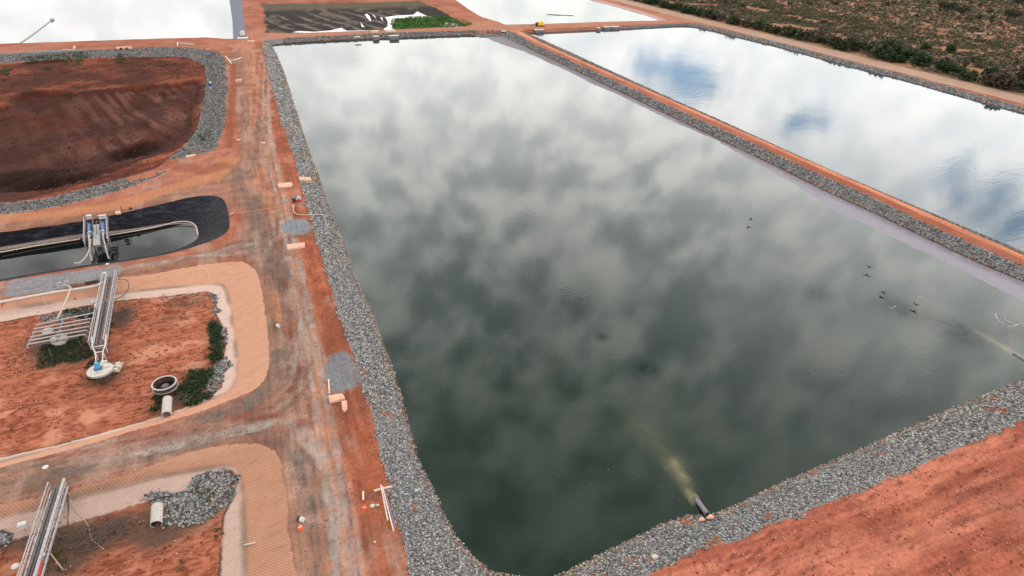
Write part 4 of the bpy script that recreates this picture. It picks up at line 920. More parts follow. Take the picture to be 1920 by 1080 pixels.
# neck frame joining walkway to the round platform
m = MB(); z = 1.25
pa, pb, pc, pd = V3(173, 651, z), V3(197, 647, z), V3(179, 661, z), V3(193, 659, z); pe, pf = V3(180, 682, z), V3(192, 681, z)
for q in ((pa, pc), (pb, pd), (pc, pe), (pd, pf), (pa, pb), (pc, pd), (V3(172, 632, z), pa), (V3(199, 628, z), pb)): m.cyl(q[0], q[1], .065, None, 8)
for q in (pa, pb, pc, pd, pe, pf): m.cyl(q, q - Vector((0, 0, 1.2)), .05, None, 6)
m.box(((pc + pf) / 2) - Vector((0, 0, 1.2)), (.75, 2.2, .06), rz=-.1)
hf = m.build('neck_rail', M_white); bpy.context.view_layer.update(); hf.parent = wk; hf.matrix_parent_inverse = wk.matrix_world.inverted()
def brush(pts, z, n, label):
    Q = poly(pts, z); m = MB(); r = random.Random(n); x0, y0 = Q.min(0); x1, y1 = Q.max(0); k = 0
    while k < n:
        x, y = r.uniform(x0, x1), r.uniform(y0, y1)
        if sdist(Q, np.array([x]), np.array([y]))[0] < 0: continue
        k += 1; a = r.gauss(.3, .7); L = r.uniform(.5, 1.9); p0 = Vector((x, y, z + r.uniform(.0, .25))); m.tube([p0, p0 + Vector((math.cos(a) * L * .5, math.sin(a) * L * .5, r.uniform(0, .3))), p0 + Vector((math.cos(a + .3) * L, math.sin(a + .3) * L, r.uniform(-.05, .25)))], r.uniform(.02, .045), 4)
    return tag(m.build('dead_brush', mat('dead_twigs', (.105, .075, .058), .9, 0, .3, 3)), label, 'brush', None, 'stuff')
brush([(205,590),(222,568),(240,575),(235,612),(215,622)], -1.15, 60, 'tangle of grey dead twigs right of the upper walkway'); brush([(285,560),(350,556),(385,555),(375,575),(320,580)], -1.1, 60, 'dead twigs along the far edge of the red basin')
brush([(85,1010),(190,985),(250,980),(200,1030),(110,1045)], -.95, 120, 'tangle of grey dead twigs right of the lower walkway'); brush([(318,735),(345,742),(345,760),(318,758)], -1.1, 25, 'dead twigs beside the open round tank')
# round platform with blue motor
pl = V3(187.5, 693, .35); e = empty('round_platform', pl, 'round white platform carrying a blue motor at the end of the walkway', 'platform')
m = MB(); m.lathe([(0, .0), (1.42, .0), (1.45, -.03), (1.45, -.20), (1.38, -.22), (0, -.22)], n=40); m.build('deck', M_concw, e, True)
m = MB(); m.lathe([(1.46, .03), (1.50, .03), (1.50, -.22), (1.46, -.22)], n=40); m.build('rim', M_galv, e)
m = MB(); m.lathe([(.7, -.22), (.7, -2.9), (0, -2.9)], n=20)
for k in range(4): a = k * 1.57 + .4; m.cyl((1.1 * math.cos(a), 1.1 * math.sin(a), -.2), (1.1 * math.cos(a), 1.1 * math.sin(a), -2.9), .08, None, 8)
m.build('base', M_rust, e, True)
mt = MB(); mt.lathe([(0, 1.0), (.20, .97), (.27, .85), (.27, .40), (.36, .34), (.36, .26), (0, .26)], (-.2, .25, 0), n=18)
for k in range(10): a = k * .628; mt.box((-.2 + .28 * math.cos(a), .25 + .28 * math.sin(a), .62), (.06, .02, .42), rz=a)
mo = mt.build('motor', M_cyan, e, True)
m = MB(); m.box((-.2, .25, .13), (.85, .7, .26), bev=.04); m.build('gearbox', M_blue, mo)
for a in (.3, 2.2, 4.3): m = MB(); m.box((.75 * math.cos(a), .75 * math.sin(a), .03), (.55, .16, .05), rz=a); m.build('hatch', M_galv, e)
# pallet of blocks
pq = V3(222, 690, ZH - .1); e = empty('block_stack', pq, 'small stack of pale blocks on the ground right of the round platform', 'blocks', None, 1.4)
m = MB()
for i in range(5): m.box((-.9 + i * .45, 0, .06), (.12, .9, .10))
m.box((0, 0, .13), (2.1, .9, .04)); m.build('pallet', M_wood, e)
for i, (x, y, s) in enumerate(((-.7, .1, .5), (-.1, -.1, .45), (.5, .12, .5), (.1, .2, .3))): m = MB(); m.box((x, y, .28 + .02 * i), (s, .5, .26), rz=.2 * i, bev=.03); m.build('block', M_concw, e)
# pipe manifold
base_z = ZH - .1; zc = .15; e = empty('pipe_manifold', V3(113, 628, base_z), 'rack of six parallel grey pipes standing in dark weeds left of the walkway', 'pipework'); inv = Vector(e.location)
for a, b_ in [((69,609),(175,587)), ((65,617),(171,597)), ((61,624),(168,604)), ((58,632),(167,612)), ((54,639),(163,619)), ((51,646),(160,627))]:
    m = MB(); A_, B_ = V3(*a, zc) - inv, V3(*b_, zc) - inv; m.tube([A_ - Vector((.06, .02, .55)), A_ - Vector((.03, 0, .15)), A_, (A_ + B_) / 2 + Vector((0, 0, .03)), B_, B_ + Vector((.03, 0, -.15)), B_ + Vector((.06, 0, -.5))], .105, 10); m.build('pipe', M_galv, e, True)
m = MB(); m.cyl(V3(119, 599, zc - .1) - inv, V3(107, 637, zc - .1) - inv, .17, None, 12); m.cyl(V3(118, 602, zc - .2) - inv, V3(118, 602, zc - 1.6) - inv, .12, None, 8); m.build('header', M_galvd, e, True)
m = MB(); m.lathe([(0, .10), (.62, .10), (.68, 0), (.68, -.12), (0, -.12)], V3(89, 620, zc - .25) - inv, 24); m.cyl(V3(89, 620, zc - .3) - inv, V3(89, 620, base_z - .2) - inv, .25, None, 10); m.build('lid', M_white, e, True)
m = MB(); c = V3(113, 641, base_z) - inv; m.lathe([(0, 1.0), (.5, .95), (.95, .75), (1.0, .3), (1.0, -.2)], c, 24); m.build('tank', M_concw, e, True)
m = MB()
for q in ((76, 628), (66, 650), (92, 655), (148, 640), (140, 615), (150, 600), (96, 612)):
    A_ = V3(*q, zc - .15) - inv; m.cyl(A_, A_ + Vector((RNG.uniform(-.2, .2), RNG.uniform(-.3, .3), -1.6)), .06, None, 6)
m.cyl(V3(70, 630, zc - .2) - inv, V3(150, 615, zc - .2) - inv, .07, None, 6); m.cyl(V3(64, 648, zc - .2) - inv, V3(146, 633, zc - .2) - inv, .07, None, 6)
m.build('stand', M_galvd, e)
# feed pipe down to the manifold
m = MB(); m.tube(curve_pts([V3(118, 534, .5), V3(130, 537, .65), V3(131, 545, .5), V3(118, 575, .2), V3(108, 597, .2)]), .11, 8); single(m, 'feed_pipe', M_pvc, 'thin white pipe dropping from the pipeline to the pipe manifold', 'pipe')
# pipeline along the rim
m = MB(); m.tube([V3(-300, 611, .2), V3(0, 566, .2), V3(60, 555, .2), V3(105, 547, .22), V3(150, 541, .25), V3(180, 536, .3), V3(196, 528, .35)], .17, 10); single(m, 'pipeline', M_white, 'long white pipeline lying along the top edge of the red basin', 'pipe')
e = empty('pipe_fitting', V3(150, 533, 0), 'dark and brown pipe run with valves beside the top of the walkway', 'pipe'); inv = Vector(e.location)
m = MB(); m.cyl(V3(132, 534, .35) - inv, V3(160, 531, .4) - inv, .22, None, 12); m.cyl(V3(140, 533, .35) - inv, V3(142, 533, .35) - inv, .32, None, 12); m.build('brown_pipe', mat('brown_pipe', (.22, .13, .09), .6), e, True)
m = MB(); m.cyl(V3(160, 531, .4) - inv, V3(184, 527, .45) - inv, .24, None, 12); m.build('collar', M_blackp, e, True)
m = MB(); m.cyl(V3(184, 527, .45) - inv, V3(200, 524, .45) - inv, .16, None, 12); m.cyl(V3(186, 526, .4) - inv, V3(186, 526, 1.1) - inv, .06, None, 8); m.build('valve', M_galvd, e, True)
for lab, q, zt, s in [('white box valve on a post at the upper end of the walkway', (199, 522), .9, .5)]:
    e = empty('control_box', V3(*q, 0), lab, 'box'); m = MB(); m.box((0, 0, .75), (.5, .35, .6), bev=.03); m.build('cabinet', M_white, e); m = MB(); m.cyl((0, 0, -.1), (0, 0, .5), .05, None, 6); m.build('post', M_galv, e)
for lab, x, y in [('hooked grey standpipe left of the white feed pipe', 111, 543), ('grey standpipe where the feed pipe leaves the pipeline', 124, 540)]:
    m = MB(); o_ = V3(x, y, 0); m.tube(curve_pts([o_ + Vector((0, 0, -.1)), o_ + Vector((0, 0, .8)), o_ + Vector((.25, .1, 1.1)), o_ + Vector((.6, .1, .95))]), .10, 8); single(m, 'standpipe', M_galv, lab, 'pipe')
for lab, q, zz0 in [('upper of the two white capped fittings left of the walkway', (178, 567), -.3), ('lower of the two white capped fittings left of the walkway', (184, 575), -.4)]:
    e = empty('capped_fitting', V3(*q, zz0), lab, 'fitting', 'white fittings beside the walkway'); m = MB(); m.lathe([(.28, -.6), (.28, .1), (.42, .14), (.42, .30), (.2, .42), (0, .42)], n=16); m.build('body', M_white, e, True)
    m = MB(); m.lathe([(.16, .42), (.16, .55), (0, .58)], n=12); m.build('cap', M_galv, e, True)
m = MB(); m.tube(curve_pts([V3(222, 523, .4), V3(238, 526, .2), V3(241, 540, -.2), V3(232, 553, -.7), V3(216, 562, -1.0)]), .05, 6); single(m, 'cable', M_blackp, 'dark cable curling over the liner right of the walkway', 'cable')
# open round tank and its pipe
e = empty('round_tank', V3(313, 734, ZH - .1), 'open brown round tank with pale rim in the red basin', 'tank')
m = MB(); m.hollow((0, 0, 0), (0, 0, 1.35), 1.34, 1.24, 40); m.lathe([(0, .25), (1.26, .25)], n=40); m.build('shell', M_rust, e, True)
for zc_ in (1.36, .78): m = MB(); m.lathe([(1.22, zc_), (1.42, zc_), (1.42, zc_ - .09), (1.33, zc_ - .06)], n=40); m.build('hoop', M_galv, e, True)
m = MB(); m.lathe([(.44, .2), (.44, .9), (.36, .95), (0, .95)], n=20); m.lathe([(.30, .95), (.30, 1.0), (0, 1.0)], n=16); m.build('inner_drum', M_galvd, e, True)
m = MB(); m.hollow(V3(314, 748, -.7), V3(312, 778, -.8), .52, .45, 24); single(m, 'outlet_pipe', M_pvc, 'short thick white pipe just below the open round tank', 'pipe')
# culvert pipe of the netted basin
a, b_ = V3(295, 948, -.35), V3(293, 983, -.6)
e = empty('culvert_pipe', V3(293, 965, -1.1), 'white open-ended culvert pipe lying on red dirt below the rock spill', 'pipe'); inv = Vector(e.location)
m = MB(); m.hollow(a - inv, b_ - inv, .52, .46, 24); m.build('barrel', M_pvc, e, True)
t = (b_ - a).normalized(); m = MB()
for k in (.12, .36, .6, .84): c = a + (b_ - a) * k - inv; m.hollow(c, c + t * .05, .545, .52, 24)
m.build('rib', M_white, e, True)
m = MB(); m.hollow(b_ - inv - t * 1.0, b_ - inv - t * .04, .462, .44, 20); m.cyl(b_ - inv - t * .9, b_ - inv - t * .85, .45, None, 20); m.build('bore_shade', M_blackp, e)  # black lining and disc added for the shade inside the pipe
# second walkway, lower left
wa = at(112, 915, .35); wb = at(52, 1112, .35)
walkway(wa, wb, 1.35, .35, 'grey steel walkway with a thick silver rail at the lower left corner', [(-.35, .18, .10), (-.1, .18, .07), (.3, .18, .07)], -2.4, None, (1, -1), 1)
m = MB()
pA, pB, pC, pD = V3(62, 1004, .2), V3(33, 1092, .2), V3(67, 1005, .1), V3(43, 1092, .1)
m.cyl(pA, pB, .055, None, 8); m.cyl(pC, pD, .055, None, 8); m.cyl(pA, pC, .05, None, 6)
for t in (.05, .5, .95): m.cyl(pA.lerp(pB, t), pA.lerp(pB, t) - Vector((0, 0, 2.4)), .05, None, 6); m.cyl(pC.lerp(pD, t), pC.lerp(pD, t) - Vector((0, 0, 2.4)), .05, None, 6)
single(m, 'handrail', M_pinkpvc, 'pair of pinkish rails left of the lower walkway', 'railing')
for lab, x, y in [('leaning stake just left of the top of the lower walkway', 87, 918), ('taller stake at the top left of the lower walkway', 92, 912), ('forked stake at the top right of the lower walkway', 116, 905)]:
    m = MB(); o_ = V3(x, y, 0); m.cyl(o_ - Vector((0, 0, .3)), o_ + Vector((.1, 0, 1.3)), .035, .025, 6); m.cyl(o_ + Vector((.07, 0, .9)), o_ + Vector((.3, .05, 1.25)), .02, .015, 6); single(m, 'stake', M_galvd, lab, 'stake', 'stakes beside the lower walkway')
e = empty('control_box', V3(50, 998, -1.2), 'white box on a leg left of the lower walkway', 'box'); m = MB(); m.box((0, 0, 1.0), (.7, .5, .55), bev=.04); m.build('cabinet', M_white, e); m = MB(); m.cyl((0, 0, -.9), (0, 0, .8), .05, None, 6); m.cyl((.25, 0, .7), (.7, -.1, .4), .03, None, 6); m.build('post', M_galv, e)
for lab, q, z, s, mm in [('white lamp-like float beside the lower walkway, near the left edge', (29, 1062), .2, (.32, .18), M_white), ('white fitting on the deck of the lower walkway', (81, 1040), 1.0, (.16, .14), M_white), ('small white cap lying on the grey track between the basins', (85, 876), .05, (.30, .10), M_white),
                         ('small white disc on the near rim of the lined pond', (201, 495), .05, (.28, .08), M_white)]:
    m = MB(); m.lathe([(0, s[1]), (s[0] * .6, s[1] * .9), (s[0], s[1] * .3), (s[0] * .9, -.05), (0, -.05)], n=16); o = m.build('float', mm, None, True); o.location = V3(*q, z); tag(o, lab, 'float')
m = MB(); m.cyl(V3(78, 1050, .9), V3(72, 1080, .9), .12, None, 10); single(m, 'red_pipe', M_red, 'short red pipe on the lower walkway at the bottom of the frame', 'pipe')
m = MB(); m.cyl(V3(95, 1038, -.5), V3(118, 1069, -1.0), .06, None, 8); single(m, 'timber_pole', M_wood, 'pale pole leaning on the ground right of the lower walkway', 'pole')
m = MB(); m.cyl(V3(458, 1022, -.8), V3(478, 1017, -.4), .06, None, 8); single(m, 'marker_stick', M_white, 'short white stick on the netted slope', 'stick')
m = MB(); m.tube(curve_pts([V3(126, 925, -.2), V3(128, 950, -.85), V3(127, 985, -.9)]), .04, 6); single(m, 'cable', M_blackp, 'dark cable running straight down the netted liner', 'cable')
m = MB(); m.tube(curve_pts([V3(130, 935, -.5), V3(145, 960, -.85), V3(165, 985, -.85), V3(172, 1010, -.9), V3(195, 1030, -.9)]), .035, 6); single(m, 'cable', M_hosetan, 'pale cable curling down into the netted basin', 'cable')
m = MB(); m.tube(curve_pts([V3(385, 501, .05), V3(390, 512, -.45), V3(394, 527, -1.05)]), .04, 6); single(m, 'strap', M_white, 'thin pale strap hanging down the orange liner', 'strap')
m = MB(); m.tube(curve_pts([V3(80, 557, .1), V3(85, 568, -.5), V3(95, 578, -1.1)]), .03, 6); single(m, 'strap', M_pvc, 'thin pale cord hanging down the liner left of the feed pipe', 'strap')

# pump raft of the lined pond
c0 = Vector(at3(181, 414, .1)); e = empty('pump_platform', c0, 'aluminium pump platform with blue pumps over the edge of the lined pond', 'pump')
top = V3(181, 410, .4) - c0; bot = V3(178, 450, .4) - c0; top.z = .3; bot.z = -.8; 
dv = (bot - top).normalized(); side = Vector((1, 0, 0)); hw = 1.75
m = MB(); q = dv.to_track_quat('Y', 'Z'); L = (bot - top).length
R_ = Quaternion((1, 0, 0), math.atan2(dv.z, dv.y)) if abs(dv.y) > 0 else Quaternion()
ang = math.atan2(-dv.z, -dv.y)
def pt(s, t, h): return top + dv * (t * L) + side * (s * hw) + Vector((0, -dv.z, dv.y)).normalized() * (h if dv.y > 0 else -h)
for s in (-1, -.35, .35, 1): m.cyl(pt(s, 0, 0), pt(s, 1, 0), .09, None, 8)
for k in range(9): m.cyl(pt(-1, k / 8, 0), pt(1, k / 8, 0), .05, None, 6)
m.build('frame', M_galvd, e)
m = MB()
for s in (-1, 1):
    for k in range(4): m.cyl(pt(s, k * .25, 0), pt(s, (k + 1) * .25, 1.0 if k % 2 == 0 else .1), .04, None, 6)
for k in range(7): m.cyl(pt(-.8 + k * .27, .1 + .1 * (k % 3), .1), pt(-.7 + k * .24, .5 + .12 * (k % 2), .25), .05, None, 6)
m.build('bracing', M_galvd, e)
m = MB()
for s in (-.95, -.3, .3, .95): m.cyl(pt(s, .95, 0), pt(s, .85, 0) - Vector((0, 0, 3.3)), .08, None, 8); m.cyl(pt(s, .45, 0), pt(s, .75, 0) - Vector((0, 0, 2.6)), .06, None, 6)
m.build('support', M_galvd, e)
m = MB(); vs = [m.bm.verts.new(pt(*a)) for a in ((-.3, .25, .1), (.3, .25, .1), (.3, 1, .1), (-.3, 1, .1), (-.3, .25, .16), (.3, .25, .16), (.3, 1, .16), (-.3, 1, .16))]
for f in ((0, 1, 2, 3), (4, 5, 6, 7), (0, 1, 5, 4), (1, 2, 6, 5), (2, 3, 7, 6), (3, 0, 4, 7)): m.bm.faces.new([vs[i] for i in f])
m.build('deck', mat('pump_deck', (.3, .29, .28), .6, .3), e)
for s in (-1, 1):
    m = MB(); m.cyl(pt(s, .05, 1.0), pt(s, .95, 1.0), .05, None, 8); m.cyl(pt(s, .05, .5), pt(s, .95, .5), .035, None, 6)
    for k in range(6): m.cyl(pt(s, .05 + k * .18, 0), pt(s, .05 + k * .18, 1.0), .04, None, 6)
    m.build('handrail', M_galv, e)
for s in (-.6, .62):
    m = MB(); m.cyl(pt(s, .30, .45), pt(s, .52, .45), .25, None, 14); m.cyl(pt(s, .26, .45), pt(s, .30, .45), .17, None, 12); p_ = m.build('pump', M_blue, e, True)
    m = MB(); m.cyl(pt(s, .52, .45), pt(s, .80, .45), .17, None, 12); m.cyl(pt(s, .58, .45), pt(s, .62, .45), .28, None, 14); m.build('casing', M_galv, p_, True)
    m = MB(); m.cyl(pt(s, .80, .45), pt(s * 1.15, 1.12, .1) - Vector((0, 0, .6)), .14, None, 12); m.cyl(pt(s * 1.15, 1.12, .1) - Vector((0, 0, .6)), pt(s * 1.2, 1.2, .1) - Vector((0, 0, 1.7)), .14, None, 12); m.build('suction_pipe', M_galv, e, True)
    m = MB(); m.box(pt(s, .62, .55) + Vector((.35 * (1 if s < 0 else -1), 0, .1)), (.3, .5, .35), bev=.04); m.build('motor', M_cyan, e)
for k, (qx, w_) in enumerate(((166, 1.0), (191, 1.35))):
    o_ = V3(qx, 404.5, .9) - c0; m = MB(); m.box(o_ - Vector((0, 0, .25)), (w_ * .8, .5, .6), bev=.03); m.box(o_ + Vector((0, 0, .08)), (w_ * .85, .6, .05)); m.build('cabinet', M_white, e)
m = MB()
for qx in (157, 204): o_ = V3(qx, 408, 0) - c0; m.cyl(o_, o_ + Vector((0, 0, 1.3)), .05, None, 6)
m.cyl(V3(157, 408, 1.3) - c0, V3(204, 404, 1.3) - c0, .05, None, 6); m.build('gate_rail', M_galvd, e)
m = MB(); m.tube(curve_pts([V3(170, 448, .4), V3(169, 460, -.4), V3(165, 474, -1.2), V3(158, 485, -1.0), V3(149, 493, -.2), V3(143, 495, .1)]), .10, 10); single(m, 'hose', M_hosetan, 'thick pale hose curving from the pump platform across the lined pond', 'hose')
m = MB(); o_ = V3(147, 495, 0); m.cyl(o_ + Vector((-.5, .1, .2)), o_ + Vector((.3, -.1, .15)), .14, None, 10); m.cyl(o_ + Vector((.2, -.3, 0)), o_ + Vector((.2, -.3, .5)), .10, None, 8); single(m, 'hose_coupling', M_galv, 'grey coupling where the pale hose reaches the near rim', 'coupling')
m = MB(); m.box(V3(221.5, 399, .3), (.75, .6, .6), bev=.04); m.box(V3(221.5, 399, .63), (.85, .7, .06)); single(m, 'cable_box', M_conc, 'small pale box on the rim right of the pump platform', 'box')
m = MB(); m.cyl(V3(230, 396, -.1), V3(227, 391, .9), .05, None, 6); m.cyl(V3(227, 391, .9), V3(226, 388, 1.1), .09, None, 6); single(m, 'post', M_blackp, 'dark leaning post right of the small pale box', 'post')
m = MB(); m.box(V3(245, 391, .2), (.6, .35, .35), rz=.4, bev=.1); m.cyl(V3(242, 391, 0), V3(243, 387, .7), .05, None, 6); single(m, 'scrap_heap', M_rust, 'small dark heap of scrap on the rim of the lined pond', 'scrap')
# thin lengths of edge ballast on the sheet
m = MB(); m.tube([V3(0, 473, -2.2), V3(60, 462, -2.25), V3(150, 448, -2.3)], .10, 6); single(m, 'ballast_tube', M_pinkpvc, 'long pinkish ballast tube at the left waterline of the lined pond', 'tube')
m = MB(); m.tube(curve_pts([V3(205, 441, -2.3), V3(265, 431, -2.3), V3(300, 424, -2.25), V3(330, 416, -2.1), V3(355, 416, -2.1), V3(367, 424, -2.2), V3(371, 440, -2.3)]), .09, 6); single(m, 'ballast_tube', M_pinkpvc, 'pinkish ballast tube curving round the right end of the lined pond', 'tube')

# pull post, rope and the small pump by the rocks
m = MB(); o_ = V3(433, 401, 0); m.tube(curve_pts([o_, o_ + Vector((.5, 0, .15)), o_ + Vector((.55, 0, 1.1))]), .08, 8); m.cyl(o_ + Vector((-.3, -.3, .1)), o_ + Vector((.4, .1, .1)), .10, None, 8); single(m, 'bent_pipe', M_galv, 'small bent grey pipe at the right corner of the lined pond', 'pipe')
m = MB(); m.tube(curve_pts([V3(432, 402, .06), V3(470, 396, .05), V3(520, 389, .05), V3(548, 384, .15)]), .055, 6); single(m, 'hose', M_hoseor, 'thin orange hose crossing the main road to the small pump', 'hose')
m = MB(); m.tube(curve_pts([V3(433, 403, .1), V3(420, 408, -.6), V3(400, 415, -1.4), V3(380, 425, -2.2)]), .06, 6); single(m, 'hose', M_hosetan, 'pale hose lying down the black sheet at its right corner', 'hose')
e = empty('pump', V3(556, 378, 0), 'small pump on a skid between the road and the rocks', 'pump'); inv = Vector(e.location)
m = MB(); m.box((0, 0, .12), (1.8, .9, .12)); m.box((0, 0, .2), (1.6, .08, .12)); m.build('skid', M_red, e)
m = MB(); m.lathe([(0, 1.0), (.3, .95), (.36, .7), (.36, .25)], (-.45, -.2, 0), 16); m.build('housing', M_blackp, e, True)
m = MB(); m.cyl((.1, .1, .55), (.85, .25, .55), .26, None, 14); m.box((.5, .2, .85), (.5, .4, .25), bev=.04); m.build('engine', M_white, e, True)
m = MB(); m.cyl((.85, .1, .3), (.85, .1, 1.1), .04, None, 6); m.cyl((-.1, .4, .3), (-.1, .4, 1.0), .04, None, 6); m.cyl((.85, .1, 1.1), (-.1, .4, 1.0), .04, None, 6); m.build('lifting_frame', M_red, e)
m = MB(); m.box((.45, .16, .55), (.3, .56, .3), bev=.03); m.build('battery', M_blue, e)
m = MB(); m.tube(curve_pts([V3(551, 384, .4), V3(550, 395, .12), V3(558, 402, .1), V3(575, 403, .1), V3(595, 402, -.2), V3(610, 403, -1.1), V3(624, 405, -1.6)]), .10, 8); single(m, 'hose', M_hosetan, 'brown suction hose curving from the small pump over the rocks into the pond', 'hose')

# concrete slabs
def slab(pts, h, label, mm=M_concp, extra=True):
    Q = [V3(p[0], p[1], h) for p in pts]; c = sum(Q, Vector()) / len(Q); c.z = hz_at(c.x, c.y)
    m = MB(); T = [m.bm.verts.new(q - c) for q in Q]; z0 = c.z; Bt = [m.bm.verts.new(Vector((q.x - c.x, q.y - c.y, -.1))) for q in Q]; n = len(Q)
    m.bm.faces.new(T); m.bm.faces.new(Bt[::-1])
    for i in range(n): m.bm.faces.new((T[i], T[(i + 1) % n], Bt[(i + 1) % n], Bt[i]))
    bmesh.ops.bevel(m.bm, geom=[e_ for e_ in m.bm.edges if all(v in T for v in e_.verts)], offset=.03, segments=1, affect='EDGES')
    o = m.build('concrete_slab', mm); o.location = c; return tag(o, label, 'slab', 'pale slabs beside the road')
slab([(520,344),(546,341),(549,345),(545,349),(522,351)], .3, 'pale slab with a rounded end on the road, left of the one at the rocks', M_conc)
slab([(560,331),(582,332),(584,337),(562,337)], .3, 'pale tapered slab lying on the edge of the rocks', M_conc)
slab([(537,458),(571,454),(572,461),(539,467)], .3, 'pale rectangular slab below the upper gravel patch', M_concp)
slab([(615,741),(642,737),(647,746),(618,753)], .35, 'larger pink slab below the lower gravel patch', M_concp)
slab([(640,752),(650,750),(651,763),(645,769),(641,766)], .35, 'smaller pink slab touching the larger one below the lower gravel patch', M_concp)
m = MB(); m.cyl(V3(616, 712, .12), V3(618, 738, .12), .10, None, 10); single(m, 'pipe_length', M_pinkpvc, 'single pale pipe lying on the lower gravel patch', 'pipe')
# drums and cones on the road
def drum(px1, py1, px2, py2, label, r=.22):
    a, b_ = V3(px1, py1, r), V3(px2, py2, r); e = empty('drum', (a.x, a.y, 0), label, 'drum', 'small drums on the main road'); o_ = Vector(e.location); t = (b_ - a)
    m = MB(); m.cyl(a - o_, a - o_ + t * .42, r, None, 16); m.build('dark_end', M_blackp, e, True); m = MB(); m.cyl(a - o_ + t * .42, b_ - o_, r * .98, None, 16); m.build('barrel', M_white, e, True); return e
drum(516, 608, 523, 612, 'small black and white drum lying on the grey track beside the orange liner'); drum(559, 972, 569, 975, 'black and white drum lying next to the orange and white cone', .26)
def cone(px, py, label, tilt=0.0, rz=0):
    e = empty('traffic_cone', V3(px, py, 0), label, 'traffic cone', 'traffic cones by the main road', rz); e.rotation_euler = (tilt, 0, rz)
    m = MB(); m.box((0, 0, .03), (.48, .48, .05), bev=.015); m.lathe([(.20, .05), (.155, .28), (.10, .55), (.05, .76), (.035, .78), (0, .78)], n=18); m.build('body', M_orange, e, True)
    m = MB(); m.lathe([(.163, .26), (.115, .48), (.11, .48)], n=18); m.build('reflective_band', M_white, e, True)
cone(563, 991, 'orange cone beside the black and white drum'); cone(683, 953, 'orange red cone left of the stacked long pipes', .25, .3)
# materials dump beside the rocks
def stick(a, b_, r, z, mm, label, name='pipe_length', z2=None, group='pipes stacked beside the rocks'):
    m = MB(); m.cyl(V3(*a, z), V3(*b_, z if z2 is None else z2), r, None, 10); return single(m, name, mm, label, 'pipe', group)
stick((702, 920), (734, 912), .11, .35, M_pinkpvc, 'thick pale pipe lying across the tops of the long pipes')
stick((714, 910), (727, 975), .07, .48, M_white, 'leftmost of the long thin pipes, ending shortest')
stick((717, 912), (738, 996), .07, .5, M_pinkpvc, 'middle of the long thin pipes, white-pink and longest')
stick((721, 916), (741, 990), .07, .3, M_steelb, 'blue grey long pipe, rightmost of the pile')
stick((690, 933), (712, 917), .06, .2, M_galvd, 'short grey pipe sticking out to the left of the pipe pile')
stick((681, 922), (681, 937), .11, .12, M_pinkpvc, 'short pale pipe lying above the orange red cone', z2=.12)
stick((702, 929), (704, 937), .07, .12, M_galvd, 'tiny dark pipe piece between the cone and the pipe pile')
for lab, x, y, s in [('larger pale boulder left of the long pipes', 700, 948, .45), ('smaller pale boulder left of the long pipes', 709, 947, .3), ('small pale stone on the ground below the cone', 703, 1016, .22)]:
    V_, F_ = PROTO_F[2]; o = mesh_np('boulder', V_ * np.array([s * 1.5, s, s]), F_, M_concw); o.location = V3(x, y, s * .25); tag(o, lab, 'boulder')
m = MB(); m.cyl(V3(778, 921, -.75), V3(787, 917, -.8), .09, None, 10); single(m, 'pipe_length', M_white, 'short white pipe lying among the rocks near the red dirt spot', 'pipe')

# outlet pipe with discharge into the green pond
a, b_ = V3(1326, 966, -1.15), V3(1303, 934, -1.62)
e = empty('discharge_pipe', V3(1322, 962, -1.5), 'black discharge pipe entering the green pond through the near rock bank', 'pipe'); inv = Vector(e.location)
m = MB(); m.hollow(a - inv + Vector((0, 0, .12)), b_ - inv + Vector((0, 0, .12)), .25, .20, 20); m.build('barrel', M_greyp, e, True)
t = (b_ - a).normalized(); m = MB()
for k in (.0, .88): m.hollow(a - inv + Vector((0, 0, .12)) + (b_ - a) * k, a - inv + Vector((0, 0, .12)) + (b_ - a) * (k + .12), .29, .25, 20)
m.build('collar', M_galvd, e, True)
for lab, x, y, s, mm in [('pink block left of the discharge pipe', 1316, 974, .5, M_concp), ('pink block right of the discharge pipe', 1332, 969, .6, M_concp)]:
    V_, F_ = PROTO_F[1]; o = mesh_np('boulder', V_ * np.array([s * 1.7, s, s * .6]), F_, mm); o.location = V3(x, y, -1.0); tag(o, lab, 'boulder')
m = MB(); m.cyl(V3(1900, 663, -1.5), V3(2000, 722, -1.45), .20, None, 14); single(m, 'floating_pipe', M_greyp, 'dark pipe in the green pond at the right edge of the view', 'pipe')
V_, F_ = PROTO_F[3]; o = mesh_np('boulder', V_ * .75, F_, M_concw); o.location = V3(1228, 1045, -.5); tag(o, 'round pale stone on the near rock bank', 'boulder')

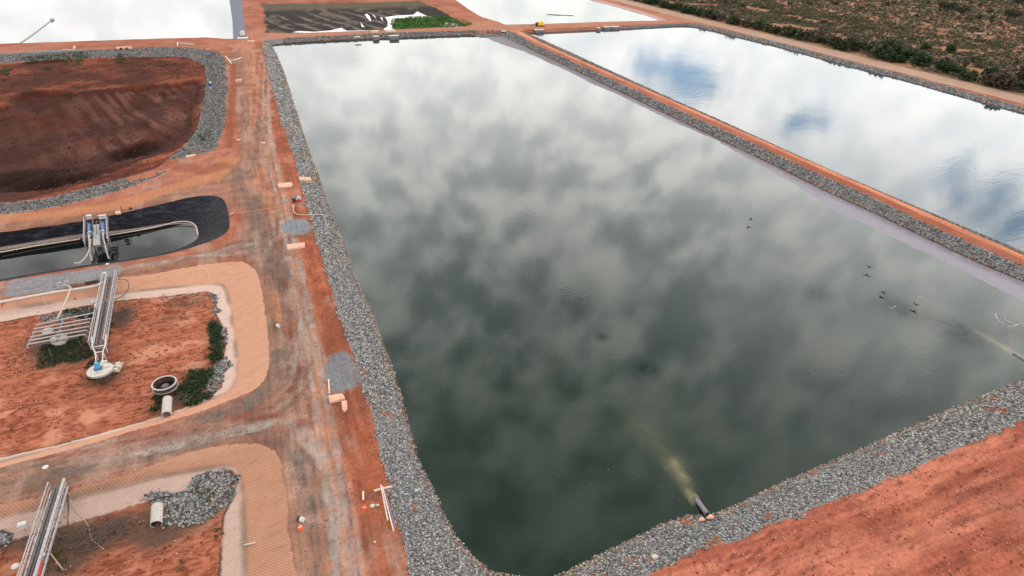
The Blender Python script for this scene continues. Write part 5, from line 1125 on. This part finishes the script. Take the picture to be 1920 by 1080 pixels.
# birds skimming the pond
def bird(px, py, rz, flap, s, label, h=.75):
    e = empty('bird', V3(px, py, ZA + h), label, 'bird', 'dark birds flying low over the green pond', rz); e.scale = (s, s, s)
    prof = [(.0, -.34), (.04, -.30), (.075, -.15), (.085, 0), (.065, .14), (.035, .2), (.045, .26), (.03, .32), (.008, .38)]
    m = MB(); rings = []
    for r, y in prof:
        rings.append([m.bm.verts.new((r * math.cos(k * .7854), y, r * .85 * math.sin(k * .7854))) for k in range(8)])
    for i in range(len(rings) - 1):
        for k in range(8): m.bm.faces.new((rings[i][k], rings[i][(k + 1) % 8], rings[i + 1][(k + 1) % 8], rings[i + 1][k]))
    def plate(pts):
        up = [m.bm.verts.new((x, y, z + .008)) for x, y, z in pts]; dn = [m.bm.verts.new((x, y, z - .008)) for x, y, z in pts]; n = len(pts)
        m.bm.faces.new(up); m.bm.faces.new(dn[::-1])
        for i in range(n): m.bm.faces.new((up[i], dn[i], dn[(i + 1) % n], up[(i + 1) % n]))
    plate([(-.03, -.28, 0), (-.09, -.5, .0), (0, -.46, 0), (.09, -.5, 0), (.03, -.28, 0)])
    for sx in (-1, 1):
        plate([(sx * .05, .12, .02), (sx * .24, .17, flap * .55), (sx * .26, -.02, flap * .55), (sx * .06, -.12, .02)])
        plate([(sx * .24, .17, flap * .55), (sx * .40, .10, flap * .9), (sx * .56, -.08, flap), (sx * .40, -.06, flap * .85), (sx * .26, -.02, flap * .55)])
    m.build('body', M_feather, e, False)
bird(1407, 412, .5, .22, 1.15, 'lone dark bird farthest up the green pond'); bird(1630, 501, 2.1, .15, 1.25, 'dark bird with spread wings, upper of the three near the right bank')
bird(1656, 548, 1.2, -.1, 1.1, 'dark bird, middle one of the three near the right bank', .5); bird(1718, 571, 1.7, .1, 1.2, 'dark bird, lowest of the three near the right bank', .6)

# far side: small items
def pad(px, py, w, d, h, label, mm=M_concw, name='concrete_pad', z=0.0, rz=0.0):
    m = MB(); m.box((0, 0, h / 2), (w, d, h), bev=min(w, d, h) * .08); o = m.build(name, mm); o.location = V3(px, py, z); o.rotation_euler = (0, 0, rz); return tag(o, label, 'block')
pad(703, 61, 3.4, 1.4, 1.0, 'pale block on the far bank, left of the pair facing the mud pond', M_concw); pad(733, 60, 4.5, 1.2, .6, 'low pale pad on the far bank right of the other block', M_concw)
for lab, x, y, w in [('left of the two small intake boxes on the far bank of the green pond', 705, 72.5, 2.2), ('right and wider of the two intake boxes on the far bank of the green pond', 739, 71.5, 4.0),
                     ('intake box on the far bank of the blue pond below the yellow pump', 1011, 60, 4.4), ('tiny intake post on the far bank of the blue pond', 1122, 56.5, 1.4), ('flat intake pad on the far bank of the blue pond', 1138, 54.5, 4.0), ('larger intake box on the far bank of the blue pond', 1153, 54, 4.2)]:
    e = empty('intake_box', V3(x, y, -1.1), lab, 'box', 'intake boxes on the far banks'); m = MB(); m.box((0, 0, .2), (w, 2.0, 1.6)); m.build('chamber', M_greyp, e); m = MB(); m.box((0, .2, 1.06), (w + .4, 2.2, .12)); m.build('lid', M_concw, e)
e = empty('pump_unit', V3(1013, 49, 0), 'yellow pump unit standing on the bank between the white and blue ponds', 'pump')
m = MB(); m.box((0, 0, 1.3), (2.9, 1.8, 1.9), bev=.12); m.build('canopy', M_yellow, e); m = MB(); m.box((-1.9, 0, 1.0), (.9, 1.5, 1.4), bev=.08); m.build('pump_end', M_blackp, e)
m = MB(); m.box((0, 0, .25), (4.2, 1.9, .2))
for s in (-1, 1): m.cyl((0, s * 1.0, .35), (0, s * 1.2, .35), .35, None, 14)
m.build('trailer', M_blackp, e); m = MB(); m.tube(curve_pts([Vector((-2.2, 0, 1.2)), Vector((-3.8, .5, .9)), Vector((-5.0, 1.8, .1))]), .16, 8); m.build('hose', M_greyp, e)
m = MB(); n_ = 24; V_ = []; F_ = []
L0 = V3(1028, 27.5, -.8); L1 = V3(1073, 29.5, -.8); 
m = MB(); r = random.Random(4)
for i in range(40):
    t = i / 39; c = L0.lerp(L1, t); w = 3.6 * math.sin(math.pi * min(1, t * 1.5 + .08)) ** .8 if t < .62 else 1.0 * (1.1 - t)
    for k in range(3): V0, F0 = PROTO_C[r.randrange(6)]; bm0 = m.bm; s = w * r.uniform(.5, 1.0) + .3; vs = [bm0.verts.new(c + Vector((v[0] * 1.6, v[1] * s, v[2] * .45 + .05)) + Vector((r.uniform(-.5, .5), r.uniform(-.4, .4) * w, 0))) for v in V0]; [bm0.faces.new([vs[j] for j in f]) for f in F0]
o = m.build('mud_island', mat('dark_mud', (.16, .12, .11), .9)); tag(o, None, None, None, 'structure')
m = MB(); m.tube([V3(32, 84, -1.1), V3(60, 65, -1.1), V3(98, 36, -1.1)], .35, 8); m.cyl(V3(96, 37.5, -.9), V3(99, 35, -.9), .7, None, 8); single(m, 'floating_pipe', M_galv, 'long straight grey pipe floating on the pale pond at the top left', 'pipe')
m = MB(); m.tube([V3(333, 87, .1), V3(333, 80, .5), V3(345, 81.5, .3), V3(363, 83.5, .2)], .22, 8); single(m, 'bent_pipe', M_white, 'white L-shaped pipe lying beyond the rock border of the pit', 'pipe')
m = MB(); m.cyl(V3(117, 94, .2), V3(143, 94, .2), .2, None, 8); m.cyl(V3(138, 92, .2), V3(140, 87, .6), .35, None, 8); single(m, 'pipe_length', M_pvc, 'pale pipe with an upright end on the rocks above the pit', 'pipe')
e = empty('culvert', V3(233, 93, 0), 'small brown twin-mouthed culvert above the pit', 'culvert'); m = MB(); m.box((0, .3, .5), (5.6, 1.2, 1.2), bev=.4); m.build('headwall', M_conc, e)
for s in (-1, 1): m = MB(); m.cyl((s * 1.0, -.42, .35), (s * 1.0, .2, .35), .5, None, 14); m.build('mouth', M_rust, e)
m = MB(); m.tube([V3(423, 106, .3), V3(430, 114, .15), V3(443, 112, .2), V3(450, 109, .5), V3(454, 107, .9)], .22, 8); m.tube([V3(430, 114, .2), V3(434, 119, .2)], .22, 8); single(m, 'bent_pipe', M_white, 'white forked pipe on the rocks at the corner of the pit', 'pipe')
e = empty('water_tank', V3(455, 66, 0), 'small white tank on the grey sheet at the corner of the pale pond', 'tank'); m = MB(); m.lathe([(1.0, 0), (1.0, 1.4), (.8, 1.8), (0, 2.0)], n=20); m.build('body', M_white, e, True); m = MB(); m.lathe([(.25, 2.0), (.25, 2.2), (0, 2.2)], n=10); m.build('lid', M_greyp, e)
pad(455.5, 72.5, 4.4, 1.8, .5, 'white slab in front of the small white tank', M_white, 'concrete_slab'); pad(471, 77.5, 2.8, 1.6, .25, 'flat brown-rimmed slab at the road corner by the white tank', M_conc, 'concrete_slab')
e = empty('drum', V3(393.5, 164, -.2), 'leaning blue drum with a white foot on the rocks beside the pit', 'drum'); e.rotation_euler = (.5, .25, 0); m = MB(); m.lathe([(0, 2.0), (.38, 1.95), (.4, 1.9), (.4, .6)], n=14); m.build('body', M_blue, e, True); m = MB(); m.lathe([(.42, .6), (.42, 0), (0, 0)], n=14); m.build('foot', M_white, e, True); m = MB(); m.lathe([(0, 2.1), (.3, 2.08), (.36, 2.0)], n=14); m.build('top_cap', M_white, e, True)
pad(448, 152.5, 1.9, .9, .6, 'pale box at the upper end of the red strip beside the road', M_conc, 'concrete_block')
pad(448, 264, .9, .5, .4, 'small pale block at the lower end of the red strip beside the road', M_conc, 'concrete_block'); pad(498, 198, .9, .5, .2, 'tiny pale board lying on the red side of the road', M_conc, 'board'); pad(494, 269, 1.1, .5, .25, 'small pale board on the road above the pair of slabs', M_conc, 'board')
pad(358, 294, 2.0, 1.0, .35, 'pale flat stone at the tip of the pit rocks', M_conc, 'flat_stone', -.3, .3); pad(944, 59, 2.2, 1.2, .3, 'white board on the rocks at the junction of the berms', M_white, 'board'); pad(670, 70, 2.6, 1, .4, 'pale block on the rocks of the far bank', M_concw, 'concrete_block')
# floating foam arcs
def foam(pts, w, label):
    m = MB(); P_ = curve_pts([V3(*p, ZA + .015) for p in pts], 6); r = random.Random(len(pts))
    for i in range(len(P_) - 1):
        if r.random() < .2: continue
        d = (P_[i + 1] - P_[i]); w_ = w * .6; m.box((P_[i] + P_[i + 1]) / 2, (d.length * 1.0, w_ * r.uniform(.4, 1.2), .02), rz=math.atan2(d.y, d.x))
    o = m.build('foam', M_foam); return tag(o, label, 'foam', None, 'stuff')
foam([(1866, 588), (1870, 598), (1880, 606), (1893, 612), (1910, 608)], .22, 'broken white foam arc on the green pond near the right edge')
foam([(1884, 595), (1890, 603), (1905, 607)], .16, 'short inner foam arc on the green pond near the right edge')
foam([(1885, 550), (1875, 546), (1866, 544), (1872, 549), (1884, 552)], .10, 'faint foam ring near the pale shelf'); foam([(1720, 555), (1724, 557), (1728, 556)], .2, 'small foam fleck right of the birds')
foam([(1582, 563), (1584, 564)], .25, 'tiny foam fleck left of the birds'); foam([(1664, 575), (1672, 578), (1680, 573)], .12, 'faint foam mark over the dark weed patch')
m = MB(); r = random.Random(9)
for i in range(110):
    x, y = r.uniform(620, 1850), r.uniform(330, 980); q = V3(x, y, ZA + .01)
    if sdist(PA_W, np.array([q.x]), np.array([q.y]))[0] > 2: m.box(q, (r.uniform(.03, .09), r.uniform(.03, .07), .02), rz=r.uniform(0, 3))
tag(m.build('floating_specks', mat('dull_foam', (.22, .23, .21), .9)), 'tiny pale specks scattered over the green pond', 'specks', None, 'stuff')
